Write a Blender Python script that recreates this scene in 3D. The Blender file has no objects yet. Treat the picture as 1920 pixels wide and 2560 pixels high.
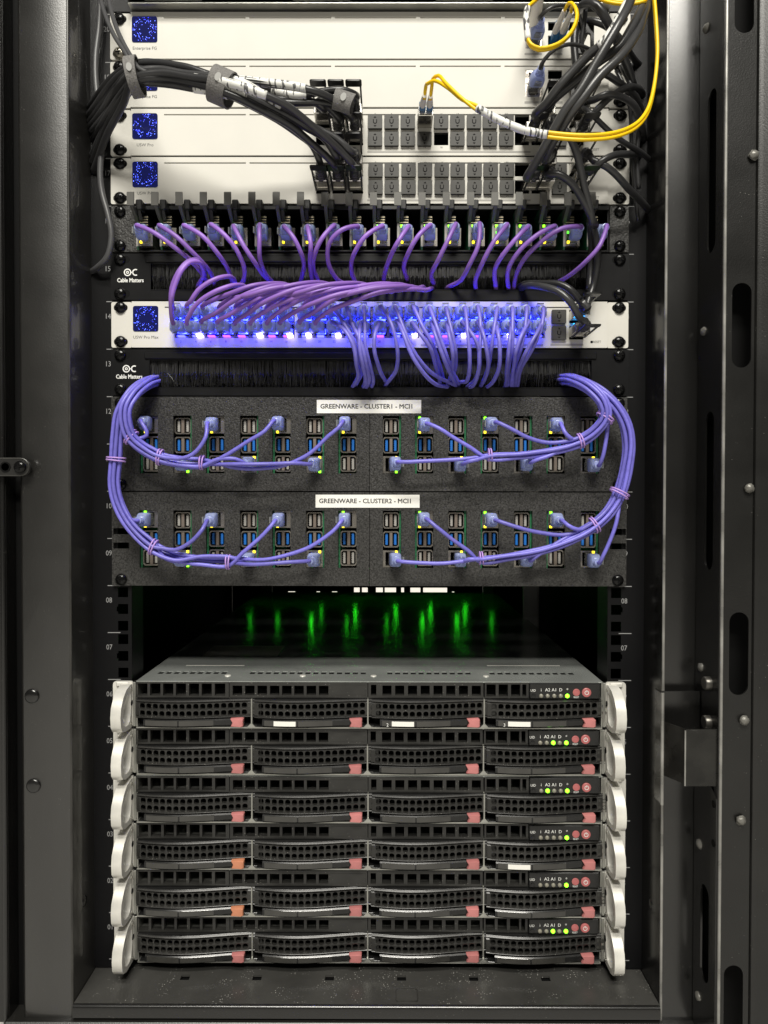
import bpy, math, random
from mathutils import Vector, Matrix
random.seed(7)
S = 0.001                                   # everything below is written in millimetres
sc = bpy.context.scene
COL = sc.collection
R = math.radians

# ------------------------------------------------------------------ camera
CAM = Vector((15.4, -668.6, 435.3)); F = 1776.0
yaw, pit, rol = R(0.15), R(0.85), R(0.08)
r0 = Vector((math.cos(yaw), math.sin(yaw), 0)); f0 = Vector((-math.sin(yaw), math.cos(yaw), 0)); u0 = Vector((0, 0, 1))
FWD = f0*math.cos(pit) - u0*math.sin(pit); UP1 = f0*math.sin(pit) + u0*math.cos(pit)
RGT = r0*math.cos(rol) + UP1*math.sin(rol); UPV = UP1*math.cos(rol) - r0*math.sin(rol)
cd = bpy.data.cameras.new('camera'); cam = bpy.data.objects.new('camera', cd); COL.objects.link(cam)
cd.sensor_fit = 'VERTICAL'; cd.sensor_height = 36; cd.sensor_width = 27; cd.lens = 36*F/2560
cd.clip_start = 0.01; cd.clip_end = 60
m3 = Matrix((RGT, UPV, -FWD)).transposed()
cam.matrix_world = Matrix.Translation(CAM*S) @ m3.to_4x4()
sc.camera = cam

# ------------------------------------------------------------------ light: aisle ceiling fixtures and the pale room
w = bpy.data.worlds.new('World'); sc.world = w; w.use_nodes = True
w.node_tree.nodes['Background'].inputs[0].default_value = (1.0, 0.965, 0.88, 1)
w.node_tree.nodes['Background'].inputs[1].default_value = 0.08
def area(name, loc, target, sx, sy, power, col):
    d = bpy.data.lights.new(name, 'AREA'); d.shape = 'RECTANGLE'; d.size = sx*S; d.size_y = sy*S; d.energy = power; d.color = col
    o = bpy.data.objects.new(name, d); COL.objects.link(o); o.location = Vector(loc)*S
    o.rotation_euler = (Vector(target) - Vector(loc)).to_track_quat('-Z', 'Z').to_euler()
    return o
area('ceiling_lamp', (-60, -1750, 2800), (0, -100, 450), 1500, 300, 76, (1.0, 0.965, 0.88))
area('ceiling_lamp_further', (100, -2900, 3000), (0, -100, 400), 1500, 300, 106, (1.0, 0.965, 0.88))

sc.render.engine = 'CYCLES'
sc.cycles.use_denoising = True
try: sc.cycles.denoiser = 'OPENIMAGEDENOISE'
except Exception: pass
sc.cycles.max_bounces = 8; sc.cycles.transmission_bounces = 6; sc.cycles.transparent_max_bounces = 8
sc.cycles.sample_clamp_indirect = 4.0; sc.cycles.caustics_reflective = False; sc.cycles.caustics_refractive = False
vs = sc.view_settings; vs.view_transform = 'Standard'; vs.look = 'None'; vs.exposure = 0.06; vs.gamma = 1; vs.use_curve_mapping = False

# ------------------------------------------------------------------ helpers
def at(px, py, Y):
    """photo pixel -> point on the vertical plane y = Y (mm)"""
    d = FWD + RGT*((px - 960)/F) + UPV*((1280 - py)/F)
    return CAM + d*((Y - CAM.y)/d.y)
def X(px, Y=-3, py=1280): return at(px, py, Y).x
def Zp(py, Y=-3, px=940): return at(px, py, Y).z
U = 44.45
def uz(n): return (n-1)*U
ORD = 'first second third fourth fifth sixth seventh eighth ninth tenth eleventh twelfth thirteenth fourteenth fifteenth sixteenth seventeenth eighteenth nineteenth twentieth'.split()

class MB:
    def __init__(s): s.v = []; s.f = []
    def add(s, vs_, fs):
        n = len(s.v); s.v += [tuple(p) for p in vs_]; s.f += [tuple(i+n for i in q) for q in fs]; return s
    def box(s, x0, x1, y0, y1, z0, z1, c=0):
        if x0 > x1: x0, x1 = x1, x0
        if y0 > y1: y0, y1 = y1, y0
        if z0 > z1: z0, z1 = z1, z0
        if not c:
            v = [(x, y, z) for x in (x0, x1) for y in (y0, y1) for z in (z0, z1)]
            return s.add(v, [(0,1,3,2),(4,6,7,5),(0,4,5,1),(2,3,7,6),(0,2,6,4),(1,5,7,3)])
        v = []; lo = (x0, y0, z0); hi = (x1, y1, z1)
        idx = {}
        for a in (0, 1):
            for b in (0, 1):
                for d in (0, 1):
                    for k in range(3):
                        p = [hi[0] if a else lo[0], hi[1] if b else lo[1], hi[2] if d else lo[2]]
                        for j in range(3):
                            if j != k: p[j] += c if (a, b, d)[j] == 0 else -c
                        idx[(a, b, d, k)] = len(v); v.append(p)
        fs = []
        for k in range(3):
            i, j = [(1, 2), (2, 0), (0, 1)][k]
            for sd in (0, 1):
                q = []
                for (p, r_) in ((0, 0), (1, 0), (1, 1), (0, 1)):
                    e = [0, 0, 0]; e[k] = sd; e[i] = p; e[j] = r_
                    q.append(idx[(*e, k)])
                fs.append(q if sd else q[::-1])
        for k in range(3):
            i, j = [(1, 2), (2, 0), (0, 1)][k]
            for p in (0, 1):
                for q in (0, 1):
                    e0 = [0, 0, 0]; e0[i] = p; e0[j] = q; e1 = list(e0); e1[k] = 1
                    f = [idx[(*e0, i)], idx[(*e1, i)], idx[(*e1, j)], idx[(*e0, j)]]
                    fs.append(f if (p == q) else f[::-1])
        for key in [(a, b, d) for a in (0, 1) for b in (0, 1) for d in (0, 1)]:
            f = [idx[(*key, 0)], idx[(*key, 1)], idx[(*key, 2)]]
            fs.append(f if sum(key) % 2 else f[::-1])
        return s.add(v, fs)
    def holes(s, x0, x1, z0, z1, H, y0, y1):
        """plate facing -y between y0 (front) and y1 (back) with rectangular openings H = [(xa, xb, za, zb)]"""
        return s._holes(x0, x1, z0, z1, H, y0, y1, lambda a, b, d: (a, d, b))
    def holes_xy(s, x0, x1, y0, y1, H, zt, zb):
        return s._holes(x0, x1, y0, y1, H, zt, zb, lambda a, b, d: (a, b, d))
    def _holes(s, x0, x1, z0, z1, H, y0, y1, mp):
        xs = sorted({round(q, 4) for q in [x0, x1] + [h[0] for h in H] + [h[1] for h in H] if x0-1e-6 <= q <= x1+1e-6})
        zs = sorted({round(q, 4) for q in [z0, z1] + [h[2] for h in H] + [h[3] for h in H] if z0-1e-6 <= q <= z1+1e-6})
        nx, nz = len(xs), len(zs)
        full = {}
        for i in range(nx-1):
            for j in range(nz-1):
                cx, cz = (xs[i]+xs[i+1])/2, (zs[j]+zs[j+1])/2
                full[i, j] = not any(h[0] < cx < h[1] and h[2] < cz < h[3] for h in H)
        v = [mp(a, b, y) for y in (y0, y1) for a in xs for b in zs]
        V = lambda i, j, k: k*nx*nz + i*nz + j
        fs = []
        for (i, j), ok in full.items():
            if not ok: continue
            fs.append((V(i,j,0), V(i+1,j,0), V(i+1,j+1,0), V(i,j+1,0)))
            fs.append((V(i,j,1), V(i,j+1,1), V(i+1,j+1,1), V(i+1,j,1)))
            for di, dj, a, b in ((-1,0,(i,j),(i,j+1)), (1,0,(i+1,j+1),(i+1,j)), (0,-1,(i+1,j),(i,j)), (0,1,(i,j+1),(i+1,j+1))):
                if not full.get((i+di, j+dj), False):
                    fs.append((V(*a,0), V(*b,0), V(*b,1), V(*a,1)))
        return s.add(v, fs)
    def prism(s, poly, d0, d1, mp):
        n = len(poly)
        v = [mp(a, b, d0) for a, b in poly] + [mp(a, b, d1) for a, b in poly]
        return s.add(v, [tuple(range(n)), tuple(range(2*n-1, n-1, -1))] + [(i, i+n, (i+1) % n+n, (i+1) % n) for i in range(n)])
    def prism_xz(s, poly, y0, y1): return s.prism(poly, y0, y1, lambda a, b, d: (a, d, b))
    def prism_yz(s, poly, x0, x1): return s.prism(poly, x0, x1, lambda a, b, d: (d, a, b))
    def prism_xy(s, poly, z0, z1): return s.prism(poly, z0, z1, lambda a, b, d: (a, b, d))
    def ring(s, outer, inner, d0, d1, mp):
        n = len(outer)
        v = [mp(a, b, d) for d in (d0, d1) for L in (outer, inner) for a, b in L]
        fs = []
        for i in range(n):
            j = (i+1) % n
            fs += [(i, j, n+j, n+i), (2*n+i, 3*n+i, 3*n+j, 2*n+j), (i, 2*n+i, 2*n+j, j), (n+i, n+j, 3*n+j, 3*n+i)]
        return s.add(v, fs)
    def loft(s, secs, caps=True):
        n = len(secs[0]); v = [p for q in secs for p in q]; fs = []
        for k in range(len(secs)-1):
            for i in range(n):
                j = (i+1) % n
                fs.append((k*n+i, k*n+j, (k+1)*n+j, (k+1)*n+i))
        if caps: fs += [tuple(range(n-1, -1, -1)), tuple((len(secs)-1)*n+i for i in range(n))]
        return s.add(v, fs)
    def tube(s, pts, r, seg=8, caps=True, sq=1.0):
        pts = [Vector(p) for p in pts]; n = len(pts)
        rf = r if callable(r) else (lambda t: r)
        T = [(pts[min(i+1, n-1)] - pts[max(i-1, 0)]).normalized() for i in range(n)]
        N = T[0].cross(Vector((0, 0, 1)));
        if N.length < 1e-3: N = T[0].cross(Vector((1, 0, 0)))
        N.normalize(); secs = []
        for i in range(n):
            N = (N - T[i]*N.dot(T[i])); N.normalize(); B = T[i].cross(N); rr = rf(i/(n-1))
            secs.append([pts[i] + (N*math.cos(a) + B*math.sin(a)*sq)*rr for a in [2*math.pi*k/seg for k in range(seg)]])
        return s.loft(secs, caps)
    def lathe(s, prof, c=(0, 0, 0), axis='y', seg=16):
        secs = []
        for r_, t in prof:
            q = []
            for k in range(seg):
                a = 2*math.pi*k/seg; p, o = r_*math.cos(a), r_*math.sin(a)
                q.append({'y': (c[0]+p, c[1]+t, c[2]+o), 'z': (c[0]+p, c[1]-o, c[2]+t), 'x': (c[0]+t, c[1]+p, c[2]-o)}[axis])
            secs.append(q)
        return s.loft(secs)
    def mesh(s, mat, org=(0, 0, 0), name='mesh', ang=35):
        me = bpy.data.meshes.new(name)
        me.from_pydata([((a-org[0])*S, (b-org[1])*S, (c-org[2])*S) for a, b, c in s.v], [], s.f)
        me.validate(); me.polygons.foreach_set('use_smooth', [True]*len(me.polygons))
        import bmesh
        b = bmesh.new(); b.from_mesh(me); bmesh.ops.recalc_face_normals(b, faces=b.faces[:]); b.to_mesh(me); b.free()
        me.set_sharp_from_angle(angle=R(ang)); me.materials.append(mat); me.update()
        return me

def wloc(o):
    v = Vector((0, 0, 0))
    while o is not None: v += o.location; o = o.parent
    return v / S
def O(name, mesh, parent=None, loc=(0, 0, 0), rot=None):
    o = bpy.data.objects.new(name, mesh); COL.objects.link(o); o.parent = parent; o.location = Vector(loc)*S
    if rot: o.rotation_euler = rot
    return o
def P(name, mb, mat, parent, ang=35):
    """unique geometry given in scene mm, stored relative to its parent"""
    return O(name, mb.mesh(mat, wloc(parent) if parent else (0, 0, 0), name, ang), parent)
def L(name, mb, mat, parent, ang=35):
    """geometry given relative to its parent"""
    return O(name, mb.mesh(mat, (0, 0, 0), name, ang), parent)
def thing(name, label, cat, loc=(0, 0, 0), group=None):
    o = O(name, None, None, loc); o.empty_display_size = 0.01; o['label'] = label; o['category'] = cat
    if group: o['group'] = group
    return o
def tag(o, label, cat, group=None):
    o['label'] = label; o['category'] = cat
    if group: o['group'] = group
    return o
def rrect(x0, x1, z0, z1, r, n=4):
    out = []
    for cx, cz, a0 in ((x1-r, z1-r, 0), (x0+r, z1-r, 90), (x0+r, z0+r, 180), (x1-r, z0+r, 270)):
        for k in range(n+1):
            a = R(a0 + 90*k/n); out.append((cx+r*math.cos(a), cz+r*math.sin(a)))
    return out
def circ(cx, cz, r, n=16): return [(cx+r*math.cos(2*math.pi*k/n), cz+r*math.sin(2*math.pi*k/n)) for k in range(n)]
def spline(pts, step=4.0):
    pts = [Vector(p) for p in pts]
    q = [pts[0]*2 - pts[1]] + pts + [pts[-1]*2 - pts[-2]]; out = []
    for i in range(1, len(q)-2):
        p0, p1, p2, p3 = q[i-1], q[i], q[i+1], q[i+2]
        t0 = 0; t1 = t0 + max((p1-p0).length, 1e-3)**.5; t2 = t1 + max((p2-p1).length, 1e-3)**.5; t3 = t2 + max((p3-p2).length, 1e-3)**.5
        n = max(2, int((p2-p1).length/step))
        for k in range(n):
            t = t1 + (t2-t1)*k/n
            a1 = p0*((t1-t)/(t1-t0)) + p1*((t-t0)/(t1-t0)); a2 = p1*((t2-t)/(t2-t1)) + p2*((t-t1)/(t2-t1)); a3 = p2*((t3-t)/(t3-t2)) + p3*((t-t2)/(t3-t2))
            b1 = a1*((t2-t)/(t2-t0)) + a2*((t-t0)/(t2-t0)); b2 = a2*((t3-t)/(t3-t1)) + a3*((t-t1)/(t3-t1))
            out.append(b1*((t2-t)/(t2-t1)) + b2*((t-t1)/(t2-t1)))
    return out + [pts[-1]]
_tc = {}
def text(s_, size, mat, parent, loc, name='lettering', align='CENTER', rot=(math.pi/2, 0, 0), sx=1.0, bold=0.0):
    key = (s_, size, mat.name, align, sx, bold)
    if key not in _tc:
        c = bpy.data.curves.new('lettering', 'FONT'); c.body = s_; c.size = size*S; c.align_x = align; c.align_y = 'CENTER'; c.resolution_u = 2
        t = bpy.data.objects.new('t', c); me = bpy.data.meshes.new_from_object(t)
        me.transform(Matrix.Diagonal((sx, 1, 1, 1)))
        if bold:
            import bmesh
            bb = bmesh.new()
            for k, (dx, dz) in enumerate(((-1, 0), (1, 0), (0, .8), (0, -.8), (0, 0))):
                me.transform(Matrix.Translation((dx*bold*S, dz*bold*S, k*.00001))); bb.from_mesh(me); me.transform(Matrix.Translation((-dx*bold*S, -dz*bold*S, -k*.00001)))
            bb.to_mesh(me); bb.free()
        me.materials.clear(); me.materials.append(mat)
        bpy.data.objects.remove(t); _tc[key] = me
    return O(name, _tc[key], parent, loc, rot)

# ------------------------------------------------------------------ materials
_m = {}
def mat(name, col, rough=.5, metal=0., bump=0., bscale=600., var=0., vscale=60., spec=.5, trans=0., emit=None, estr=0., coat=0., alpha=1., ior=1.45, aniso=0., sub=0.):
    m = bpy.data.materials.new(name); m.use_nodes = True; nt = m.node_tree; b = nt.nodes['Principled BSDF']; I = b.inputs
    I['Base Color'].default_value = (*col, 1); I['Roughness'].default_value = rough; I['Metallic'].default_value = metal
    I['Specular IOR Level'].default_value = spec; I['Transmission Weight'].default_value = trans; I['Coat Weight'].default_value = coat; I['IOR'].default_value = ior
    I['Anisotropic'].default_value = aniso
    if emit: I['Emission Color'].default_value = (*emit, 1); I['Emission Strength'].default_value = estr
    tc = nt.nodes.new('ShaderNodeTexCoord')
    if bump:
        n = nt.nodes.new('ShaderNodeTexNoise'); n.inputs['Scale'].default_value = bscale; n.inputs['Detail'].default_value = 4
        bp = nt.nodes.new('ShaderNodeBump'); bp.inputs['Strength'].default_value = bump; bp.inputs['Distance'].default_value = 0.0006
        nt.links.new(tc.outputs['Object'], n.inputs['Vector']); nt.links.new(n.outputs['Fac'], bp.inputs['Height']); nt.links.new(bp.outputs['Normal'], I['Normal'])
    if var:
        n = nt.nodes.new('ShaderNodeTexNoise'); n.inputs['Scale'].default_value = vscale; n.inputs['Detail'].default_value = 6
        mr = nt.nodes.new('ShaderNodeMapRange'); mr.inputs['From Min'].default_value = .3; mr.inputs['From Max'].default_value = .7; mr.inputs['To Min'].default_value = 1-var; mr.inputs['To Max'].default_value = 1+var
        mx = nt.nodes.new('ShaderNodeMix'); mx.data_type = 'RGBA'; mx.blend_type = 'MULTIPLY'; mx.inputs['Factor'].default_value = 1
        mx.inputs['A'].default_value = (*col, 1)
        nt.links.new(tc.outputs['Object'], n.inputs['Vector']); nt.links.new(n.outputs['Fac'], mr.inputs['Value']); nt.links.new(mr.outputs['Result'], mx.inputs['B'])
        nt.links.new(mx.outputs['Result'], I['Base Color'])
        mr2 = nt.nodes.new('ShaderNodeMapRange'); mr2.inputs['To Min'].default_value = max(.02, rough*(1-var)); mr2.inputs['To Max'].default_value = min(1, rough*(1+var))
        nt.links.new(n.outputs['Fac'], mr2.inputs['Value']); nt.links.new(mr2.outputs['Result'], I['Roughness'])
    return m
def speckle(m, scale, thresh, col, soft=.02):
    """dust flecks: a sparse cell pattern mixed over the base colour"""
    nt = m.node_tree; b = nt.nodes['Principled BSDF']; tc = nt.nodes.new('ShaderNodeTexCoord')
    v = nt.nodes.new('ShaderNodeTexVoronoi'); v.inputs['Scale'].default_value = scale
    n = nt.nodes.new('ShaderNodeTexNoise'); n.inputs['Scale'].default_value = scale*.12; n.inputs['Detail'].default_value = 2
    mr = nt.nodes.new('ShaderNodeMapRange'); mr.inputs['From Min'].default_value = thresh; mr.inputs['From Max'].default_value = thresh-soft
    nr = nt.nodes.new('ShaderNodeMapRange'); nr.inputs['From Min'].default_value = .5; nr.inputs['From Max'].default_value = .65
    mu = nt.nodes.new('ShaderNodeMath'); mu.operation = 'MULTIPLY'
    mx = nt.nodes.new('ShaderNodeMix'); mx.data_type = 'RGBA'; mx.inputs['B'].default_value = (*col, 1)
    for nd in (v, n): nt.links.new(tc.outputs['Object'], nd.inputs['Vector'])
    nt.links.new(v.outputs['Distance'], mr.inputs['Value']); nt.links.new(n.outputs['Fac'], nr.inputs['Value'])
    nt.links.new(mr.outputs['Result'], mu.inputs[0]); nt.links.new(nr.outputs['Result'], mu.inputs[1]); nt.links.new(mu.outputs[0], mx.inputs['Factor'])
    src = b.inputs['Base Color']
    if src.links: nt.links.new(src.links[0].from_socket, mx.inputs['A'])
    else: mx.inputs['A'].default_value = src.default_value
    nt.links.new(mx.outputs['Result'], src)
    return m
SILVER = mat('silver_aluminium', (.57, .555, .51), .58, .05, spec=.3, bump=.10, bscale=1500, var=.045, vscale=14)
SILVER_D = mat('silver_seam', (.10, .10, .09), .6)
GREYPRINT = mat('grey_print', (.30, .29, .27), .6)
DARKPRINT = mat('dark_print', (.04, .04, .04), .6)
COATED = mat('black_powder_coat', (.011, .0105, .0095), .38, 0, spec=1.0, coat=.4, bump=.22, bscale=900, var=.18, vscale=25)
speckle(COATED, 330, .075, (.22, .21, .19))
DOORM = mat('door_black_paint', (.009, .0088, .0082), .34, 0, spec=.55, bump=.2, bscale=900, var=.25, vscale=20)
speckle(DOORM, 300, .08, (.25, .24, .22))
COATED_S = mat('black_smooth_coat', (.0065, .0063, .006), .24, 0, spec=.8, bump=.05, bscale=500, var=.25, vscale=14)
speckle(COATED_S, 260, .07, (.2, .19, .17))
DUSTY = mat('dusty_black_sheet', (.045, .044, .041), .30, 0, bump=.08, bscale=700, var=.3, vscale=18)
speckle(DUSTY, 430, .24, (.45, .44, .41), .14)
RAILM = mat('rail_black', (.0045, .0045, .005), .42, 0, spec=.22, bump=.10, bscale=900)
PANEL = mat('black_panel', (.0055, .0055, .006), .34, 0, spec=.35, bump=.06, bscale=900, var=.1)
GRAIN = mat('grained_black_plastic', (.031, .0303, .029), .36, 0, bump=.7, bscale=680, var=.60, vscale=680)
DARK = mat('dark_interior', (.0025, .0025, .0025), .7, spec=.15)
BLACKPL = mat('black_plastic', (.009, .009, .009), .34, 0, bump=.04, bscale=800)
SHINY = mat('black_glossy_plastic', (.010, .010, .010), .24, 0, var=.15, vscale=120)
BEZEL = mat('charcoal_bezel', (.021, .0205, .019), .32, 0, spec=.5, bump=.06, bscale=900, var=.22, vscale=60)
speckle(BEZEL, 420, .14, (.3, .29, .26))
CAPRUB = mat('grey_rubber', (.038, .037, .033), .55, 0, bump=.06, bscale=900)
SCREW = mat('black_screw', (.010, .010, .010), .18, .6)
SCREW_S = mat('steel_screw', (.30, .28, .23), .3, .9)
STEEL = mat('galvanised_steel', (.40, .40, .37), .36, .85, bump=.05, bscale=500, var=.18, vscale=40)
COVER = mat('server_lid_steel', (.47, .495, .475), .22, .62, bump=.03, bscale=300, var=.12, vscale=30)
speckle(COVER, 160, .10, (.7, .7, .66))
CASTAL = mat('cast_aluminium', (.70, .685, .635), .36, .25, bump=.12, bscale=700, var=.10, vscale=80)
CHROME = mat('shiny_metal', (.62, .60, .56), .24, 1.0, var=.15, vscale=200)
NICKEL = mat('nickel_shell', (.42, .39, .35), .26, .9, var=.2, vscale=150)
BROWNM = mat('divider_metal', (.24, .20, .17), .4, .6)
TONGUE_B = mat('blue_tongue', (.012, .13, .46), .4)
TONGUE_W = mat('pale_tongue', (.30, .29, .27), .5)
PCB = mat('circuit_board_green', (.016, .11, .045), .38, 0, var=.4, vscale=300)
GOLD = mat('gold_pin', (.70, .62, .42), .3, .9)
PURPLE = mat('purple_jacket', (.240, .120, .46), .42, 0, bump=.08, bscale=500, var=.06, vscale=60)
VIOLET = mat('violet_blue_jacket', (.155, .140, .53), .38, 0, bump=.22, bscale=330, var=.10, vscale=240)
TIEM = mat('lilac_tie', (.44, .27, .64), .45)
BOOT = mat('translucent_blue_boot', (.58, .66, 1.0), .16, 0, trans=.4, spec=.5, ior=1.35, var=.12, vscale=200)
def translucent(m, col, fac):
    nt = m.node_tree; b = nt.nodes['Principled BSDF']; o = nt.nodes['Material Output']
    t = nt.nodes.new('ShaderNodeBsdfTranslucent'); t.inputs[0].default_value = (*col, 1)
    mx = nt.nodes.new('ShaderNodeMixShader'); mx.inputs[0].default_value = fac
    nt.links.new(b.outputs[0], mx.inputs[1]); nt.links.new(t.outputs[0], mx.inputs[2]); nt.links.new(mx.outputs[0], o.inputs['Surface'])
translucent(BOOT, (.50, .60, 1), .34)
CLEAR = mat('clear_plug', (.86, .88, .90), .16, 0, trans=.8, ior=1.35)
CBLACK = mat('black_cable_jacket', (.026, .026, .027), .32, 0, bump=.05, bscale=400, var=.1, vscale=40)
CTHICK = mat('thick_cable_jacket', (.040, .040, .041), .30, 0, bump=.05, bscale=400, var=.1, vscale=40)
CGREY = mat('grey_cable_jacket', (.060, .060, .062), .40, 0, bump=.05, bscale=400)
YELLOW = mat('yellow_fibre', (.82, .52, .004), .38, 0, var=.05, vscale=60)
WHITEB = mat('white_boot', (.70, .67, .60), .45)
LCBLUE = mat('blue_connector', (.02, .12, .28), .35)
LABELW = mat('white_label', (.80, .79, .74), .5)
STICKER = mat('silver_sticker', (.36, .35, .31), .5, .2, var=.2, vscale=200)
STRAP = mat('woven_grey_strap', (.14, .135, .13), .75, 0, bump=.8, bscale=900, var=.35, vscale=900)
PINK = mat('pink_release', (.46, .170, .165), .34, 0, var=.08, vscale=100)
ORANGE = mat('orange_release', (.50, .20, .11), .34, 0, var=.08, vscale=100)
PINKB = mat('pink_button', (.40, .12, .12), .4)
LEDOFF = mat('unlit_led', (.22, .21, .17), .3)
WHITEP = mat('white_print', (.75, .75, .72), .5)
GREYP = mat('unit_number_print', (.26, .26, .26), .5)
SCREEN = mat('display_glass', (.004, .005, .03), .12, 0, emit=(.004, .006, .055), estr=1)
def em(name, c, s_): return mat(name, c, .4, emit=c, estr=s_)
DOT1 = em('display_dot_bright', (.10, .16, 1), 3.2); DOT2 = em('display_dot_dim', (.03, .04, .75), 1.6)
LEDG = em('green_led', (.22, 1, .02), 3.5); LEDGB = em('green_light', (.03, 1, .02), 20); LEDGC = em('green_light_dim', (.03, 1, .02), 7); LEDGD = em('green_led_small', (.10, .9, .04), 2.2); LEDY = em('yellow_led', (1, .78, .03), 2.2)
LEDA = em('amber_led', (.8, .4, .05), .5)
BLUEL = em('blue_port_light', (.025, .025, 1), 15); VIOL = em('violet_port_light', (.09, .02, 1), 11); BLUEG = em('blue_jack_light', (.02, .03, 1), 45); WHOT = em('white_port_light', (.50, .42, 1), 10); CYANL = em('cyan_port_light', (.02, .35, 1), 6)
ROOMGLOW = em('lit_room_glow', (1, .93, .80), 1.0)
def sleeve_mat():
    m = mat('printed_sleeve', (.62, .62, .60), .45); nt = m.node_tree; b = nt.nodes['Principled BSDF']
    tc = nt.nodes.new('ShaderNodeTexCoord'); n = nt.nodes.new('ShaderNodeTexNoise'); n.inputs['Scale'].default_value = 420; n.inputs['Detail'].default_value = 1
    mp = nt.nodes.new('ShaderNodeMapping'); mp.inputs['Scale'].default_value = (1, .25, .25); mp.inputs['Rotation'].default_value = (0, .5, 0)
    cr = nt.nodes.new('ShaderNodeValToRGB'); cr.color_ramp.elements[0].position = .40; cr.color_ramp.elements[1].position = .44
    cr.color_ramp.elements[0].color = (.10, .10, .10, 1); cr.color_ramp.elements[1].color = (.66, .66, .63, 1)
    nt.links.new(tc.outputs['Object'], mp.inputs['Vector']); nt.links.new(mp.outputs['Vector'], n.inputs['Vector']); nt.links.new(n.outputs['Fac'], cr.inputs['Fac']); nt.links.new(cr.outputs['Color'], b.inputs['Base Color'])
    return m
SLEEVE = sleeve_mat()
def per_object(m, lo, hi):
    """each copy of a thing gets its own slightly lighter or darker batch of the colour"""
    nt = m.node_tree; b = nt.nodes['Principled BSDF']; oi = nt.nodes.new('ShaderNodeObjectInfo'); mr = nt.nodes.new('ShaderNodeMapRange')
    mr.inputs['To Min'].default_value = lo; mr.inputs['To Max'].default_value = hi
    mx = nt.nodes.new('ShaderNodeMix'); mx.data_type = 'RGBA'; mx.blend_type = 'MULTIPLY'; mx.inputs['Factor'].default_value = 1
    src = b.inputs['Base Color']
    if src.links: nt.links.new(src.links[0].from_socket, mx.inputs['A'])
    else: mx.inputs['A'].default_value = src.default_value
    nt.links.new(oi.outputs['Random'], mr.inputs['Value']); nt.links.new(mr.outputs['Result'], mx.inputs['B']); nt.links.new(mx.outputs['Result'], src)
for m_, a_, b_ in ((PURPLE, .84, 1.18), (VIOLET, .86, 1.16), (CBLACK, .7, 1.5), (BEZEL, .85, 1.2), (PINK, .85, 1.1), (CASTAL, .9, 1.08), (GRAIN, .92, 1.08)): per_object(m_, a_, b_)
from mathutils import noise as mnoise
def wobble(pts, amp=.45, fr_=.035):
    sd = Vector((random.random()*90, random.random()*90, random.random()*90)); n = len(pts)
    return [p + mnoise.noise_vector(p*fr_+sd)*amp*min(1, i/6, (n-1-i)/6) for i, p in enumerate(pts)]

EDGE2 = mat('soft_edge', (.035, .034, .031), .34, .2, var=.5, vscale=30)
# ------------------------------------------------------------------ the floor the cabinet stands on
FLOORM = mat('pale_vinyl_floor', (.60, .59, .565), .45, 0, var=.06, vscale=8)
fl = P('floor', MB().box(-2600, 2600, -4600, 900, -130, -120), FLOORM, None); fl['kind'] = 'structure'
# ------------------------------------------------------------------ the cabinet
rack = thing('equipment_rack', 'black steel 19 inch equipment cabinet with numbered mounting rails', 'rack', (0, 0, -120))
P('plinth', MB().box(-305, 300, -40, 800, -120, -30.1), DARK, rack)
for sgn, in ((-1,), (1,)):
    H = []
    for n in range(1, 22):
        for dz in (6.35, 22.225, 38.1):
            c = sgn*232.55; H.append((c-4.75, c+4.75, uz(n)+dz-4.75, uz(n)+dz+4.75))
            if abs(dz-22.225) < 1: H.append((c+sgn*4.7-1.4, c+sgn*4.7+1.4, uz(n)+dz-2.4, uz(n)+dz+2.4))
    mb = MB().holes(min(sgn*224.5, sgn*262), max(sgn*224.5, sgn*262), -8, 960, H, 0, 2)
    mb.box(sgn*224.5, sgn*226.3, 2.05, 32, -8, 960)
    rail = P('mounting_rail', mb, RAILM, rack)
    lp = wloc(rail)
    for n in range(1, 22):
        px = X(272, 0) if sgn < 0 else X(1562, 0)
        text('%02d' % n, 7.0, GREYP, rail, Vector((px, -.25, uz(n)+30.5)) - lp, 'unit_number', sx=.85)
        O('unit_line', MB().box(-6, 6, -.2, 0, -.35, .35).mesh(GREYP), rail, Vector((sgn*241, -.05, uz(n))) - lp)
# cabinet corner posts
for sgn, xi, xo in ((-1, -261, -310), (1, 258.5, 287.5)):
    mb = MB(); x0, x1 = min(xi, xo), max(xi, xo)
    out = [(x0, -30), (x0+ (4 if sgn < 0 else 1), -44), (x0+(7 if sgn < 0 else 2), -46), (x1-2.2, -46), (x1-.7, -45.3), (x1, -43.5), (x1, 34), (x0, 34)] if sgn < 0 else \
          [(x0, 34), (x0, -43.5), (x0+.7, -45.3), (x0+2.2, -46), (x1, -46), (x1, 34)]
    mb.prism_xy(out, -27, 1010); post = P('corner_post', mb, COATED if sgn < 0 else COATED_S, rack, 50)
    if sgn < 0:
        for py, px in ((1740, 80), (1964, 84)):
            q = at(px, py, -46); P('hole_plug', MB().lathe([(6.4, 0), (6.2, -.9), (5, -1.7), (2.5, -2.2), (.2, -2.3)], q), COATED_S, rack, 80)
        q = at(203, 2252, -22); q.x = -261
        P('rivet', MB().lathe([(5, 0), (4.6, .7), (3, 1.3), (.2, 1.5)], q, 'x'), COATED_S, rack, 80)
    else:
        q = at(1621, 2258, -22); q.x = 258.5
        P('rivet', MB().lathe([(5, 0), (4.6, -.7), (3, -1.3), (.2, -1.5)], q, 'x'), COATED_S, rack, 80)
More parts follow.
